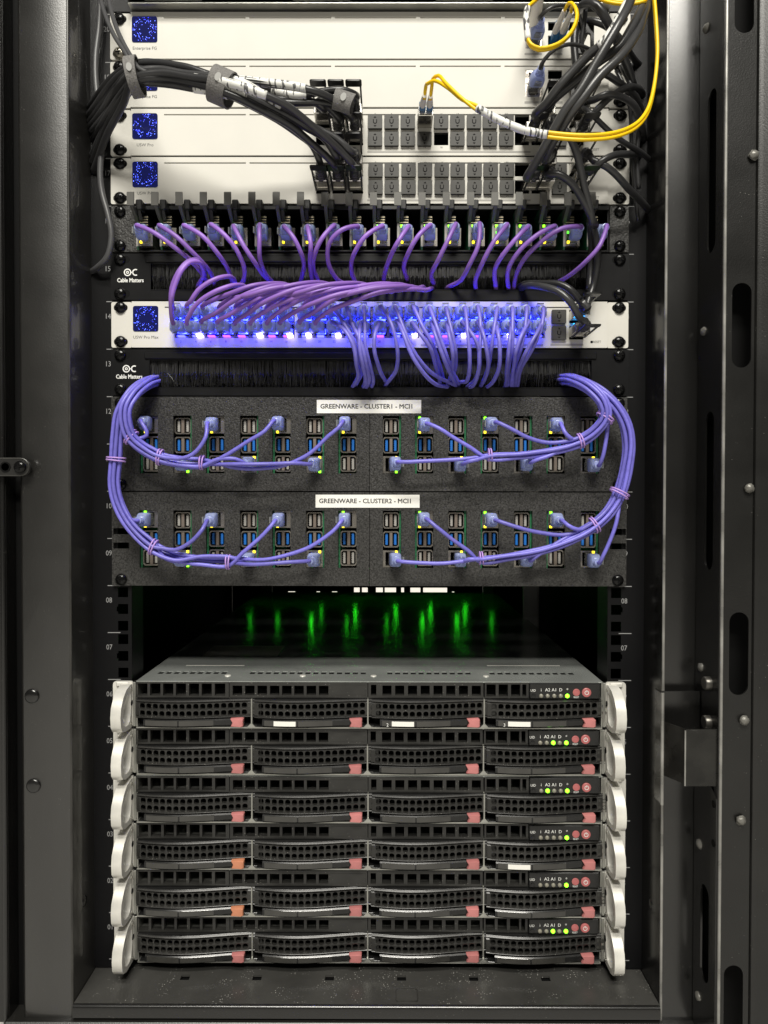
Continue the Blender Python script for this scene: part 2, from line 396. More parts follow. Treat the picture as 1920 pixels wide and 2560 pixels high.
# inner shell keeps the inside dark
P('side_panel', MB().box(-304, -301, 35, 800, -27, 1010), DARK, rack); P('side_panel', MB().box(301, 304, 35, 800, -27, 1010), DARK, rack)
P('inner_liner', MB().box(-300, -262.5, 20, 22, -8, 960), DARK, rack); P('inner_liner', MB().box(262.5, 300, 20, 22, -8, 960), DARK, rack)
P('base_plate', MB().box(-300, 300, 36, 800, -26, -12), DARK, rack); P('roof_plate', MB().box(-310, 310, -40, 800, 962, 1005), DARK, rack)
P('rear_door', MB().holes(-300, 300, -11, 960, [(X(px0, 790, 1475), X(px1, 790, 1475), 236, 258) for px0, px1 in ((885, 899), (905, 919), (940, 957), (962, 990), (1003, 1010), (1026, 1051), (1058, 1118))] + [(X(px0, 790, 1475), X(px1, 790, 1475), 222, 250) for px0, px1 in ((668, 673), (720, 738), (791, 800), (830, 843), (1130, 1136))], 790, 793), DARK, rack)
for sgn in (-1, 1):
    P('rear_post', MB().box(sgn*195, sgn*214, 640, 650, -10, 960), RAILM if sgn < 0 else COATED, rack)
# bottom sill with stamped holes
sx = [X(p, -30, 2447) for p in (449, 634, 820, 1005, 1190, 1375)]
zb = -9.5
mb = MB(); H = []
mb.holes_xy(-260.5, 258, -46, 20, [(x-4.2, x+4.2, -15.5, -8) for x in sx], zb, zb-2)
P('middle_post', MB().box(213, 236, 350, 356, -10, 960, 2), mat('zinc_post', (.75, .74, .70), .5), rack)
sill = P('bottom_sill', mb, DUSTY, rack)
P('sill_lip', MB().prism_yz([(-46, zb-.4), (-48, zb-.9), (-49, zb-2.4), (-49, -21), (-47, -22), (-46, -22)], -260.5, 258), COATED_S, rack, 60)
P('sill_foot', MB().box(-320, 330, -52, -20, -29.9, -23.5, 1.5), COATED, rack)
q = at(1017, 2496, -37)
P('stamped_tab', MB().prism_xy(rrect(q.x-9.5, q.x+9.5, -43.5, -27.5, 2), zb, zb+.6), DUSTY, rack, 60)
P('tab_outline', MB().ring(rrect(q.x-10, q.x+10, -44, -27, 2.4), rrect(q.x-9.1, q.x+9.1, -43.2, -27.9, 1.8), zb+.02, zb+.9, lambda x, y, d: (x, y, d)), EDGE2, rack, 60)
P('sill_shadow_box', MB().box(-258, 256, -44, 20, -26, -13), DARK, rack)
P('gap_blackout', MB().box(-340, -300, -29, -27, -27, 1008), DARK, rack)  # dark backing added so the open gap beside the post reads black
# hinge side strip and tab at the cabinet's edge
P('hinge_strip', MB().box(-352, -318, -46, -30, -27, 1010).tube([(-320.5, -47, -27), (-320.5, -47, 1010)], 2.0, 10), COATED_S, rack)
ht = at(44, 1168, -50)
lp = [(ht.x-26, ht.z-7.5), (ht.x+4.5, ht.z-7.5)] + [(ht.x+4.5+7.5*math.sin(R(a)), ht.z-7.5*math.cos(R(a))) for a in range(20, 161, 20)] + [(ht.x+4.5, ht.z+7.5), (ht.x-26, ht.z+7.5)]
tab_ = P('hinge_tab', MB().prism_xz(lp, -54, -50), COATED, rack)
P('hinge_tab_rim', MB().tube([(x, -54, z) for x, z in lp], .5, 6), EDGE2, rack)
P('hinge_tab_hole', MB().lathe([(4.6, -54.0), (4.6, -54.6), (3.4, -54.6), (3.2, -53.5), (.1, -53.4)], (ht.x-8.5, 0, ht.z)), DARK, rack)
screw_prof = [(5.4, 0), (5.4, -.8), (5.0, -2.0), (3.6, -3.1), (1.6, -3.6), (.1, -3.7)]
def phillips(mb, c, y, r=1.0):
    x, z = c
    a = random.random()*1.5
    for k in range(2):
        b = a + k*math.pi/2; dx, dz = math.cos(b)*2.6*r, math.sin(b)*2.6*r; nx, nz = -math.sin(b)*.55*r, math.cos(b)*.55*r
        mb.prism_xz([(x-dx-nx, z-dz-nz), (x+dx-nx, z+dz-nz), (x+dx+nx, z+dz+nz), (x-dx+nx, z-dz+nz)], y, y+.9*r)
_scr = {}
def rack_screw(parent, x, z, y, m=SCREW, pos=None):
    """pan head cross recess screw; relative to parent"""
    k = m.name
    if k not in _scr:
        _scr[k] = MB().lathe(screw_prof + [], seg=20).mesh(m, ang=60)
        c = MB(); phillips(c, (0, 0), -4.0); _scr[k+'r'] = c.mesh(DARK)
    o = O('screw', _scr[k], parent, (x, y, z), (0, random.random()*1.5, 0))
    O('cross_recess', _scr[k+'r'], o)
    return o
sw = rack_screw(rack, ht.x+4.5, ht.z+120, -54)
# blanking panel over the top device
tp = thing('blank_panel', 'dark blank strip above the topmost silver device', 'panel', (0, 0, uz(21)))
L('face', MB().box(-241, 241, -3, -.3, .4, 43, .3), PANEL, tp); L('lower_lip', MB().box(-221, 221, -14, -3.1, .5, 2.2, .3), STEEL, tp)
L('hood', MB().box(-222, 222, -19, -3.2, 4.2, 43, 1), PANEL, tp)
for x0 in (-205, -70, 60): L('lip_notch', MB().box(x0, x0+52, -15.2, -14.1, 2.6, 3.9), STEEL, tp)

# ------------------------------------------------------------------ the opened door at the edge of the picture
door = thing('cabinet_door', 'opened black cabinet door edge with long rounded slots and latch keeper', 'door', (287, -60, -30))
def slot_wall(p0, p1, z0, z1, slots, th):
    """vertical sheet from plan point p0 to p1 with rounded slots [(u centre mm, half width, za, zb)]"""
    mb = MB(); d = Vector((p1[0]-p0[0], p1[1]-p0[1])); Ln = d.length; d /= Ln; n = Vector((-d.y, d.x))
    mpf = lambda u, z, k: (p0[0]+d.x*u+n.x*k, p0[1]+d.y*u+n.y*k, z)
    zc = z0
    for uc, hw, za, zb_ in sorted(slots, key=lambda q: q[2]):
        if za > zc: mb.prism([(0, zc), (Ln, zc), (Ln, za), (0, za)], 0, th, mpf)
        a, b = max(za, z0), min(zb_, z1)
        left = [(uc, za)] + [(uc-hw*math.sin(R(t)), za+hw*(1-math.cos(R(t)))) for t in range(15, 91, 15)] + [(uc-hw*math.sin(R(t)), zb_-hw*(1-math.cos(R(t)))) for t in range(90, 14, -15)] + [(uc, zb_)]
        mb.prism(left + [(0, zb_), (0, za)], 0, th, mpf)
        mb.prism([(2*uc-u, z) for u, z in left] + [(Ln, zb_), (Ln, za)], 0, th, mpf)
        zc = zb_
    if zc < z1: mb.prism([(0, zc), (Ln, zc), (Ln, z1), (0, z1)], 0, th, mpf)
    return mb
zA = lambda py: Zp(py, -72, 1780); zB = lambda py: Zp(py, -95, 1850)
P('inner_flange', slot_wall((288.6, -47), (286.6, -95), -28, 1010, [(26, 8.5, zA(632), zA(226)), (26, 8.5, zA(1424), zA(1030)), (24, 8.5, zA(2455), zA(2215))], -1.6), COATED_S, door, 50)
EDGE = mat('edge_highlight', (.24, .235, .22), .30, .3, var=.5, vscale=30)  # pale colour paints in the highlights along the black metal edges
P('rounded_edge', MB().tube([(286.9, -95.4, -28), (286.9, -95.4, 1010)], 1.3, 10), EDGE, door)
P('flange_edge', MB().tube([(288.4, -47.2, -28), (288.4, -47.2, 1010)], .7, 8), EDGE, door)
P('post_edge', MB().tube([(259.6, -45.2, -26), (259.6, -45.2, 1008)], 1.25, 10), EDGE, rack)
P('post_edge', MB().tube([(-262.2, -44.9, -26), (-262.2, -44.9, 1008)], 1.25, 10), EDGE2, rack)  # fainter painted highlight down the left post edge
P('face_channel', slot_wall((286.9, -96.2), (310.5, -96.2), -28, 1010, [(13.5, 7.8, zB(85), 990), (13.5, 7.8, zB(920), zB(708)), (13.5, 7.8, zB(1737), zB(1530)), (11.5, 7.8, -26, zB(2411))], 1.6), DOORM, door, 50)
P('slot_blackout', MB().box(294, 350, -74, 38, -27, 1008), DARK, door)  # solid dark block added behind the slots so they read black
P('outer_skin', MB().prism_xy([(310.6, -94), (312, -97.4), (316, -98), (352, -130), (352, -126), (314, -92)], -28, 1010), DOORM, door, 50)
for px, py, sd in ((1770, 70, 0), (1760, 828, 0), (1745, 1668, 0), (1733, 2110, 0), (1728, 2490, 0), (1884, 388, 1), (1872, 1220, 1), (1860, 1800, 1), (1852, 2050, 1)):
    if sd: q = at(px, py, -97.6)
    else: q = at(px, py, -60); q.x = 287.2
    mb = MB(); secs = []
    for k in range(6):
        t = k/5; rr = 4.0*math.sqrt(max(0.02, 1-t*t)); secs.append([])
        for j in range(10):
            a = 2*math.pi*j/10; g = rr*(1+random.uniform(-.18, .18))
            secs[-1].append((q.x+math.cos(a)*g, q.y-t*3.6, q.z+math.sin(a)*g) if sd else (q.x-t*3.6, q.y+math.cos(a)*g*1.2, q.z+math.sin(a)*g))
    P('weld_bead', mb.loft(secs), mat('weld_grey', (.16, .155, .14), .4, .3, bump=.5, bscale=700) if 'wg' not in _m else _m['wg'], door, 70)
kz0, kz1 = Zp(1965, -92, 1750), Zp(1824, -92, 1750)
kp = MB().box(259, 286, -93, -91.5, kz0, kz1, .3).prism_xy([(259, -91.4), (260.2, -91.4), (250, -72), (248.8, -72.6)], kz0+1.5, kz1+.5)
kp.tube([(259.4, -92.6, kz0+.5), (259.4, -92.6, kz1-.3)], .8, 8).tube([(259.5, -92.4, kz1), (285.5, -92.4, kz1)], .7, 8)
kp.box(247.4, 249.2, -73, -58, Zp(2003, -66, 1690), Zp(1727, -66, 1690), .4)
P('latch_keeper', kp, mat('worn_keeper', (.014, .0135, .012), .28, .2, var=.5, vscale=60), door, 40)
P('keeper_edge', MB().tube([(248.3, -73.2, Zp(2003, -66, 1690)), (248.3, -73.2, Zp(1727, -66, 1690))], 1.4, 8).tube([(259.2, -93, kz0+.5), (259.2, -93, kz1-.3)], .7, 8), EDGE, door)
P('latch_backplate', MB().box(249.5, 286, -59, -57.8, Zp(1850, -58, 1715), Zp(1727, -58, 1715), .3), COATED_S, door)
for py in (1708, 1805):
    q = at(1770, py, -78); q.x = 286
    P('bolt', MB().lathe([(5.6, 0), (5.6, -4.5), (5.0, -5.4), (.1, -5.5)], q, 'x', 18), SCREW_S if False else mat('worn_bolt', (.10, .095, .085), .35, .7), door, 50)
P('lower_flange_plate', MB().prism_yz([(-94.5, kz0-10), (-84, kz0-3), (-84, -26), (-94.5, -26)], 284.2, 285.8), COATED_S, door)
for py in (2010, 2108):
    q = at(1768, py, -90); q.x = 284.1; P('flange_hole', MB().lathe([(3, 0), (3, -.3), (.1, -.3)], q, 'x'), DARK, door)

# ------------------------------------------------------------------ six servers
def build_server_meshes():
    D = {}
    # x positions from the photo, relative to the cabinet centre, front plane y = -3
    xs = lambda z, o: X(o + z*.4219, -3, 1750)
    D['seg'] = []
    zt, zl = 43.2, 28.6
    a = lambda z: xs(z, 250); b = lambda z: xs(z, 900)
    wz0, wz1 = 31.0, 41.4
    D['seg'].append(MB().holes(a(198), a(766), zl, zt, [(a(p), a(q), 30.4, 41.9) for p, q in ((222, 285), (300, 362), (377, 438), (452, 513), (530, 590), (605, 665), (682, 745))], -4, 2))
    D['seg'].append(MB().holes(a(770), a(1586), zl, zt, [(a(p), a(p+57), wz0, 40) for p in (788, 861, 935, 1008, 1080, 1152, 1225, 1298)], -4, 2).box(a(1372), a(1574), -4.3, -4.05, 31.5, 40.6))
    D['seg'].append(MB().holes(a(1590), b(730), zl, zt, [(b(65), b(97), wz0, 41)] + [(b(p), b(p+54), wz0, 40.3) for p in (133, 208, 284, 359, 435, 510, 585, 661)], -4, 2))
    D['seg'].append(MB().holes(b(738), b(998), zl, zt, [(b(p), b(p+55), 30.4, 41.6) for p in (748, 820, 893)] + [(b(960), b(984), 30.4, 41.6)], -4, 2))
    D['seg'] = [m.mesh(BEZEL) for m in D['seg']]
    D['ctl'] = MB().box(b(1001), b(1418), -6.5, 1, zl, zt, .8).mesh(SHINY)
    D['ctlx'] = b
    D['core'] = MB().box(-217, 217, 32, 655, 1.5, 42.6).mesh(DARK)
    ch = MB()
    for s_ in (-1, 1): ch.box(s_*218, s_*219.3, -3, 655, 1, 43.4)
    for p in (a(902), a(1588), b(734)): ch.box(p-.6, p+.6, -5.5, 30, 2.4, 28)
    ch.box(-218, 218, -6.5, 34, .5, 1.7); ch.box(-217.9, 217.9, -2, 30, 28.0, 28.4)
    for p in (a(902), a(1588), b(734)): ch.prism_xz([(p-4, 1.75), (p+4, 1.75), (p+.8, 5), (p-.8, 5)], -7, -5.6)
    D['chassis'] = ch.mesh(STEEL)
    vs_ = []
    for g0, n in ((300, 9), (868, 15)): vs_ += [a(g0+49*k) for k in range(n)]
    vs_ += [b(178+48.4*k) for k in range(11)] + [b(812+48.8*k) for k in range(11)]
    D['lid'] = MB().holes_xy(-219.2, 219.2, -3, 655, [(x-2.5, x+2.5, 25, 36) for x in vs_], 43.9, 42.9).mesh(COVER)
    D['lidx'] = vs_
    # drive carrier, local x 0..W
    W = 118.5
    def yf(x):
        t = max(0, min(1, x/W)); return -3.2 - 7.0*((.40+.60*math.sin(math.pi/2*t/.33)) if t < .33 else .5+.5*math.cos(math.pi*(t-.33)/.67))
    g = MB(); nc, pitch, gx0 = 16, 6.32, 4.3
    rows = ((11.6, 18.3), (18.3, 25.0))
    def cell(x0, x1, z0, z1):
        m_, r_ = .75, 1.7
        hx0, hx1, hz0, hz1 = x0+m_, x1-m_, z0+m_, z1-m_
        inn, out = [], []
        for cx, cz, ex, ez, sx_, sz in ((hx1, hz1, x1, z1, 1, 1), (hx0, hz1, x0, z1, -1, 1), (hx0, hz0, x0, z0, -1, -1), (hx1, hz0, x1, z0, 1, -1)):
            A = (cx, cz-sz*r_); B = (cx-sx_*r_*.3, cz-sz*r_*.3); C = (cx-sx_*r_, cz)
            oA = (ex, A[1]); oB = (ex, ez); oC = (C[0], ez)
            if sx_*sz > 0: inn += [A, B, C]; out += [oA, oB, oC]
            else: inn += [C, B, A]; out += [oC, oB, oA]
        n = 12
        v = [(x, yf(x), z) for x, z in out] + [(x, yf(x)+.3, z) for x, z in inn] + [(x, yf(x)+4.2, z) for x, z in inn]
        fs = []
        for i in range(n):
            j = (i+1) % n; fs += [(i, j, n+j, n+i), (n+i, n+j, 2*n+j, 2*n+i)]
        g.add(v, fs)
    for c in range(nc):
        for z0, z1 in rows: cell(gx0+pitch*c, gx0+pitch*(c+1), z0, z1)
    def strip(x0, x1, z0, z1, dy, th, n):
        secs = []
        for k in range(n+1):
            x = x0+(x1-x0)*k/n; y = yf(x)+dy
            h_ = min(1.1, (z1-z0)*.4, th*.4)
            secs.append([(x, y+h_, z0), (x, y, z0+h_), (x, y, z1-h_), (x, y+h_, z1), (x, y+th, z1), (x, y+th, z0)])
        return secs
    g.loft(strip(1.2, 118, 25.0, 27.2, -.02, 6, 20)); g.loft(strip(1.2, 118, 10.2, 11.6, -.02, 6, 20))
    g.loft(strip(1.2, gx0, 11.6, 25, 0, 6, 2)); g.loft(strip(gx0+pitch*nc, 118, 11.6, 25, 0, 6, 4))
    D['grille'] = g.mesh(BEZEL)
    D['body'] = MB().box(.6, W-.6, 8, 30, 2, 27.2).box(3, 100, 1.5, 7, 2.2, 10).mesh(DARK)
    D['shelf'] = MB().loft(strip(1.2, 118, 27.25, 27.9, .6, 9, 20)).loft(strip(3, 114, 1.9, 2.7, .5, 9, 20)).mesh(SHINY)
    lv = MB().loft(strip(9, 92, 3.0, 9.6, -1.4, 3, 16))
    D['lever'] = lv.mesh(SHINY)
    PLATE = mat('lever_window', (.030, .029, .026), .12, 0, coat=.5, var=.3, vscale=60)
    D['plate1'] = MB().loft(strip(11, 41.5, 3.9, 9.0, -1.75, .35, 8)).mesh(PLATE); D['plate2'] = MB().loft(strip(43, 74.5, 3.9, 9.0, -1.75, .35, 8)).mesh(PLATE)
    D['sticker'] = MB().loft(strip(20, 40.5, 4.2, 8.7, -1.9, .1, 6)).mesh(LABELW)
    tx = 91
    yt = yf(tx)
    tz = lambda k, d: [(x+ (d if x < tx+5 else -d), 6.4+(z-6.4)*k) for x, z in ((tx-.6, 2.9), (tx+9.6, 2.3), (tx+11, 3.2), (tx+11, 9.6), (tx+9.6, 10.4), (tx-.8, 10.0), (tx+.9, 6.4))]
    tabm = MB().loft([[(x, yt-4.4, z) for x, z in tz(.86, .7)], [(x, yt-3.6, z) for x, z in tz(1, 0)], [(x, yt+2, z) for x, z in tz(1, 0)]])
    D['tab'] = tabm.mesh(PINK)
    D['tab_tip'] = MB().box(tx+11.1, tx+12.0, yt-2.3, yt-1.0, 5.8, 7).mesh(SHINY)
    D['win'] = MB().lathe([(2.0, 0), (2.0, -.7), (1.5, -.9), (1.4, -.3), (.1, -.3)], (111.3, yf(111), 21.2)).lathe([(2.0, 0), (2.0, -.7), (1.5, -.9), (1.4, -.3), (.1, -.3)], (111.3, yf(111), 15.0)).box(106, 107.8, yf(107)-.3, yf(107)-.05, 20, 22.5).box(105.8, 108, yf(107)-.3, yf(107)-.05, 14, 16).mesh(CAPRUB)
    D['carx'] = [X(341, -3, 1780), X(634.5, -3, 1780), X(926, -3, 1780), X(1213.5, -3, 1780)]
    # D handle, profile in the y-z plane
    oc = [(-2.5, 41.5), (-8, 41.8), (-18, 39.5), (-26, 34), (-31.5, 26), (-33, 18), (-32, 9), (-28, 4), (-21, 1.6), (-9, 1.2), (-2.5, 1.2), (-2.5, 10), (-2.5, 20), (-2.5, 30)]
    ic = [(-7.5, 33.5), (-11, 35), (-17, 33.5), (-23, 29.5), (-26.5, 24.5), (-27.5, 18), (-26.5, 11), (-23.5, 7.4), (-19, 6), (-13, 6.2), (-9.6, 8.5), (-8.0, 14), (-6.4, 19), (-7.0, 28)]
    hm = MB().ring(oc, ic, -4.6, 4.6, lambda y, z, d: (d, y, z))
    hm.lathe([(3.2, -4.6), (3.2, -4.7), (.1, -4.7)], (0, -5.4, 37), 'x', 12)
    D['handle'] = hm.mesh(CASTAL, ang=40)
    D['ear'] = MB().ring(rrect(-9.6, 9.6, .8, 43.6, 3, 3), [(.0+2.4*math.cos(a_)-1, 23+3.4*math.sin(a_)) for a_ in [2*math.pi*(k+.5)/16 for k in range(16)]], -3, -.6, lambda x, z, d: (x, d, z)).box(-6, 6, -5.2, -3.1, 39, 43.2, .8).mesh(CASTAL)
    D['earpin'] = MB().lathe([(2.3, -2.9), (2.3, -1)], (-1, 0, 23)).mesh(DARK)
    return D
SV = build_server_meshes()
srv_desc = {6: 'topmost black rack server, its steel lid in view', 5: 'second black rack server from the top, two green lights side by side', 4: 'third black rack server from the top of the stack of six',
            3: 'fourth black rack server from the top, white sticker on its last drive lever', 2: 'fifth black rack server from the top, above the lowest one', 1: 'lowest black rack server, just above the dusty sill'}
lit = {6: (4,), 5: (2, 4), 4: (1, 4), 3: (4,), 2: (4,), 1: (2, 4)}
for u in range(6, 0, -1):
    jx = random.uniform(-.5, .5)
    t = thing('rack_server', srv_desc[u], 'server', (jx, random.uniform(-1.3, 1.3), uz(u)), 'servers stacked at the bottom of the rack')
    O('chassis', SV['chassis'], t); O('chassis_core', SV['core'], t); lid = O('top_cover', SV['lid'], t)
    for k, m_ in enumerate(SV['seg']): O('vent_bezel', m_, t, (0, 0, -.5 if (k == 0 and u == 1) else 0))
    b = SV['ctlx']; cp = O('control_panel', SV['ctl'], t)
    for k, zx in enumerate((1068, 1106, 1145, 1183, 1222)):
        O('indicator_light', MB().lathe([(2.0, -6.5), (1.8, -7.4), (1.0, -8.0), (.1, -8.2)], (0, 0, 0), seg=12).mesh(LEDG if k in lit[u] else LEDOFF), cp, (b(zx), 0, 31.6))
        text(('i', 'A2', 'A1', 'D', '*')[k], 4.2, WHITEP, cp, (b(zx), -6.7, 37.2), 'symbol')
    text('UID', 3.3, WHITEP, cp, (b(1021), -6.7, 36.6), 'lettering', sx=.9)
    O('uid_button', MB().lathe([(2.0, -6.5), (2.0, -7.2), (1.2, -7.4), (.1, -7.4)], seg=12).mesh(BLACKPL), cp, (b(1024), 0, 31.6))
    O('reset_button', MB().lathe([(3.4, -6.5), (3.4, -7.1), (2.6, -7.4), (2.4, -7.0), (.1, -7.3)], seg=16).mesh(PINKB), cp, (b(1275), 0, 35))
    text('RESET', 2.4, WHITEP, cp, (b(1275), -6.7, 30.4), 'lettering', sx=.8)
    pb = O('power_button', MB().lathe([(4.3, -6.5), (4.3, -7.6), (3.6, -8.0), (3.4, -7.7), (.1, -7.9)], seg=18).mesh(PINKB), cp, (b(1334), 0, 35))
    O('power_symbol', MB().ring([(2.0*math.cos(a), 2.0*math.sin(a)) for a in [R(65-k*20) for k in range(17)]] + [(1.5*math.cos(a), 1.5*math.sin(a)) for a in [R(115+k*20) for k in range(0)]], [(1.55*math.cos(R(65-k*20)), 1.55*math.sin(R(65-k*20))) for k in range(17)], -8.15, -8.0, lambda x, z, d: (x, d, z)).box(-.22, .22, -8.15, -8.0, .4, 2.4).mesh(WHITEP), pb)
    for k, cx in enumerate(SV['carx']):
        c = O('drive_carrier', SV['body'], t, (cx+random.uniform(-.25, .25), random.uniform(-.9, .6), random.uniform(-.15, .15)))
        O('grille', SV['grille'], c); O('shelf_edge', SV['shelf'], c); O('lever', SV['lever'], c); O('label_plate', SV['plate1'], c); O('label_plate', SV['plate2'], c)
        tb = O('release_tab', SV['tab'], c); O('status_window', SV['win'], c); O('tab_tip', SV['tab_tip'], c)
        if k == 0 and u in (2, 3):
            tb.material_slots[0].link = 'OBJECT'; tb.material_slots[0].material = ORANGE
        if (u == 6 and k > 0) or (u == 3 and k == 3):
            O('sticker', SV['sticker'], c)
            if k > 1 and u == 6: text(str(k), 4.4, WHITEP, c, (16, -14.4, 6.4), 'lettering')
    for s_, xe in ((-1, -231.5), (1, 231.5)):
        e = O('ear', SV['ear'], t, (xe, 0, 0)); O('ear_pin', SV['earpin'], e)
        O('handle', SV['handle'], t, (xe - s_*4.2, -.4, random.uniform(-.3, .3)))
        hx = xe - s_*4.2 - s_*4.65
        for hy, hz, hr, hm_ in ((-6, 37.2, 2.1, CHROME), (-6.5, 4.6, 1.8, CHROME), (-5.2, 24, 2.6, DARK)):
            L('handle_rivet', MB().lathe([(hr, 0), (hr, -s_*.25), (hr*.5, -s_*.35)], (hx, hy, hz), 'x', 12), hm_, t)
        L('ear_bracket', MB().box(xe-s_*9.7, xe-s_*12.2, -4.5, 0, 1.5, 43, .3), STEEL, t)
    if u == 6:
        q0, q1 = 106, 160
        st = L('rating_sticker', MB().box(-185, -103, q0, q1, 43.95, 44.1), STICKER, t)
        for k in range(6):
            y = q0+6+k*8; L('printed_line', MB().box(-180, -180+random.uniform(30, 60), y, y+2, 44.15, 44.18), GREYPRINT, st)
        for px, py in ((570, 1692), (757, 1692), (934, 1691), (1215, 1692)):
            q = at(px, py, 10); L('lid_screw', MB().lathe([(3, 0), (2.8, .5), (.1, .8)], (X(px, 18, py), 18, 43.9), 'z', 12), CASTAL, lid)
        L('lid_crease', MB().box(-190, -130, 60, 61.2, 43.92, 44.15), CASTAL, lid); L('lid_crease', MB().box(120, 195, 62, 63.2, 43.92, 44.15), CASTAL, lid)

# ------------------------------------------------------------------ unseen bars added for green reflections; glow panel added for the bright room behind
for hy, hz, xs_, lab in ((590, 298, (803, 889, 989, 1077, 1164), 'unseen bar added at the back whose five green lights mirror in the server lid'),
                         (505, 300, (623, 691, 780, 868, 967, 1056, 1143, 1232), 'unseen bar added nearer the front whose eight green lights mirror in the server lid')):
    t = thing('green_light_bar', lab, 'light bar', (0, hy, hz+1))
    L('case', MB().box(-150, 150, -6, 30, .5, 20, 1), DARK, t)
    L('hanger', MB().box(-146, -140, 4, 12, 20, 120).box(140, 146, 4, 12, 20, 120), DARK, t)
    for px in xs_:
        L('green_light', MB().lathe([(1.6, 0), (1.6, -3), (.1, -3.5)], (X(px, hy, 1560), -1+random.uniform(-14, 14), 0), 'z', 8), LEDGC if px in (623, 691, 868, 1232, 803, 967) else LEDGB, t)
t = thing('room_glow_panel', 'glowing panel added for the bright room seen through the rear door', 'glow panel', (40, 830, 200))
L('glow_face', MB().box(-330, 330, 0, 8, 0, 75), ROOMGLOW, t)
L('housing', MB().box(-335, 335, 8.2, 20, -3, 78), COATED, t)

# ------------------------------------------------------------------ silver network devices
SH = dict()
def slot_row(xa): return [(X(p), X(q)) for p, q in ((415, 617), (626, 828), (837, 1037), (1047, 1247), (1256, 1330))]
def silver_device(name, u, label, cat, holes, caption, group, xl=-221.5, xr=221, nseg=5, capbold=None):
    z = uz(u); t = thing(name, label, cat, (0, 0, z), group)
    sl = [(X(p), X(q)) for p, q in ((415, 617), (626, 828), (837, 1037), (1047, 1247), (1256, 1455))][:nseg]
    H = [(a, b, 37.4, 38.6) for a, b in sl] + [(a, b, c-z, d-z) for a, b, c, d in holes]
    L('front_plate', MB().holes(xl, xr, .7, 43.4, H, -5, -3.2), SILVER, t)
    L('case', MB().box(xl+.5, xr-.5, 16, 300, 1, 43.2).box(xl, xr, -3.1, 16, .8, 1.3).box(xl, xr, -3.1, 16, 42.8, 43.3).box(xl, xl+.5, -3, 16, 1.4, 42.7).box(xr-.5, xr, -3, 16, 1.4, 42.7), DARK, t)
    L('slot_backing', MB().box(sl[0][0]-1, sl[-1][1]+1, -3.1, -2.6, 37, 39), SILVER_D, t)
    for s_, x0, x1 in ((-1, -241.3, xl-.6), (1, xr+.6, 241.3)):
        e = L('ear', MB().prism_xz(rrect(x0, x1, .9, 43.3, 1.6, 3), -3, -.4), SILVER, t)
        for dz in (6.35, 38.1):
            L('ear_slot', MB().prism_xz(rrect(s_*232.5-6.5, s_*232.5+6.5, dz-3.2, dz+3.2, 3, 4), -3.15, -3.02), DARK, e)
            rack_screw(t, s_*232.55, dz, -3.1, SCREW_S if (u == 20 and dz < 10 and s_ < 0) else SCREW)
    sx0 = -208.5
    scn = L('display', MB().prism_xz(rrect(sx0-11.8, sx0+11.8, 15.5, 39.1, 2, 4), -5.5, -4.9), SCREEN, t)
    d1, d2 = MB(), MB()
    for k in range(105):
        a = random.uniform(0, 6.283); rr = random.gauss(7.9, 2.0)
        if 3.0 < rr:
            x, zz = max(-10.6, min(10.6, rr*math.cos(a)*1.05)), max(-10.6, min(10.6, rr*math.sin(a)*1.1))
            (d1 if random.random() < .5 else d2).prism_xz(circ(sx0+x, 27.3+zz, random.uniform(.16, .40), 6), -5.62, -5.52)
    L('display_dot_field', d1, DOT1, scn); L('display_dot_field', d2, DOT2, scn)
    text(caption, 4.0, DARKPRINT, t, (sx0, -5.1, 10.0), 'lettering')
    return t
def cap_mesh():
    w_, h = 6.6, 6.3
    m = MB().prism_xz(rrect(-w_, w_, -h, h, .9, 2), -8, 4); return m
CAPM = cap_mesh().mesh(CAPRUB)
um = MB()
ua = [R(a) for a in range(180, 361, 20)]
o_ = [(1.9*math.cos(a), 1.9*math.sin(a)-.3) for a in ua]; i_ = [(1.15*math.cos(a), 1.15*math.sin(a)-.3) for a in ua]
poly = [(-1.9, 1.9)] + o_ + [(1.9, 1.9), (1.15, 1.9)] + i_[::-1] + [(-1.15, 1.9)]
um.prism_xz(poly, -8.15, -8.02); um.prism_xz([(-1.3, 3.3), (1.3, 3.3), (0, 4.7)], -8.15, -8.02); um.prism_xz([(-1.3, -3.6), (0, -5.0), (1.3, -3.6)], -8.15, -8.02)
CAPU = um.mesh(DARK)
def dust_cap(px, py, label):
    q = at(px, py, -8)
    o = O('dust_cap', CAPM, None, (q.x, 0, q.z)); tag(o, label, 'dust cap', 'rubber dust caps in empty switch ports')
    O('embossed_mark', CAPU, o); return q
z2 = lambda x, y: (900+x*.4581, y*.4581)
# port openings
def port_hole(px, py, w_=13.4, h=12.4, Y=-5):
    q = at(px, py, Y); return (q.x-w_/2, q.x+w_/2, q.z-h/2, q.z+h/2)
capx18 = [82, 172, 261, 352, 443, 532, 623, 710, 800]; capx17 = [85, 173, 265, 355, 447, 534, 626, 714, 803]
dacpx = [808, 849, 890]; rpx = [1305, 1347]
def sfp_holes(u, yt, yb, xs_):
    H = []
    for x in xs_:
        for y in (yt, yb): H.append(port_hole(*z2(x, y)))
    for p in dacpx:
        for y in (yt, yb): H.append(port_hole(p, z2(0, y)[1]))
    for p in rpx + [1399, 1441]:
        for y in (yt, yb): H.append(port_hole(p, z2(0, y)[1]))
    return H
g_sw = 'silver switches and gateways with blue displays'
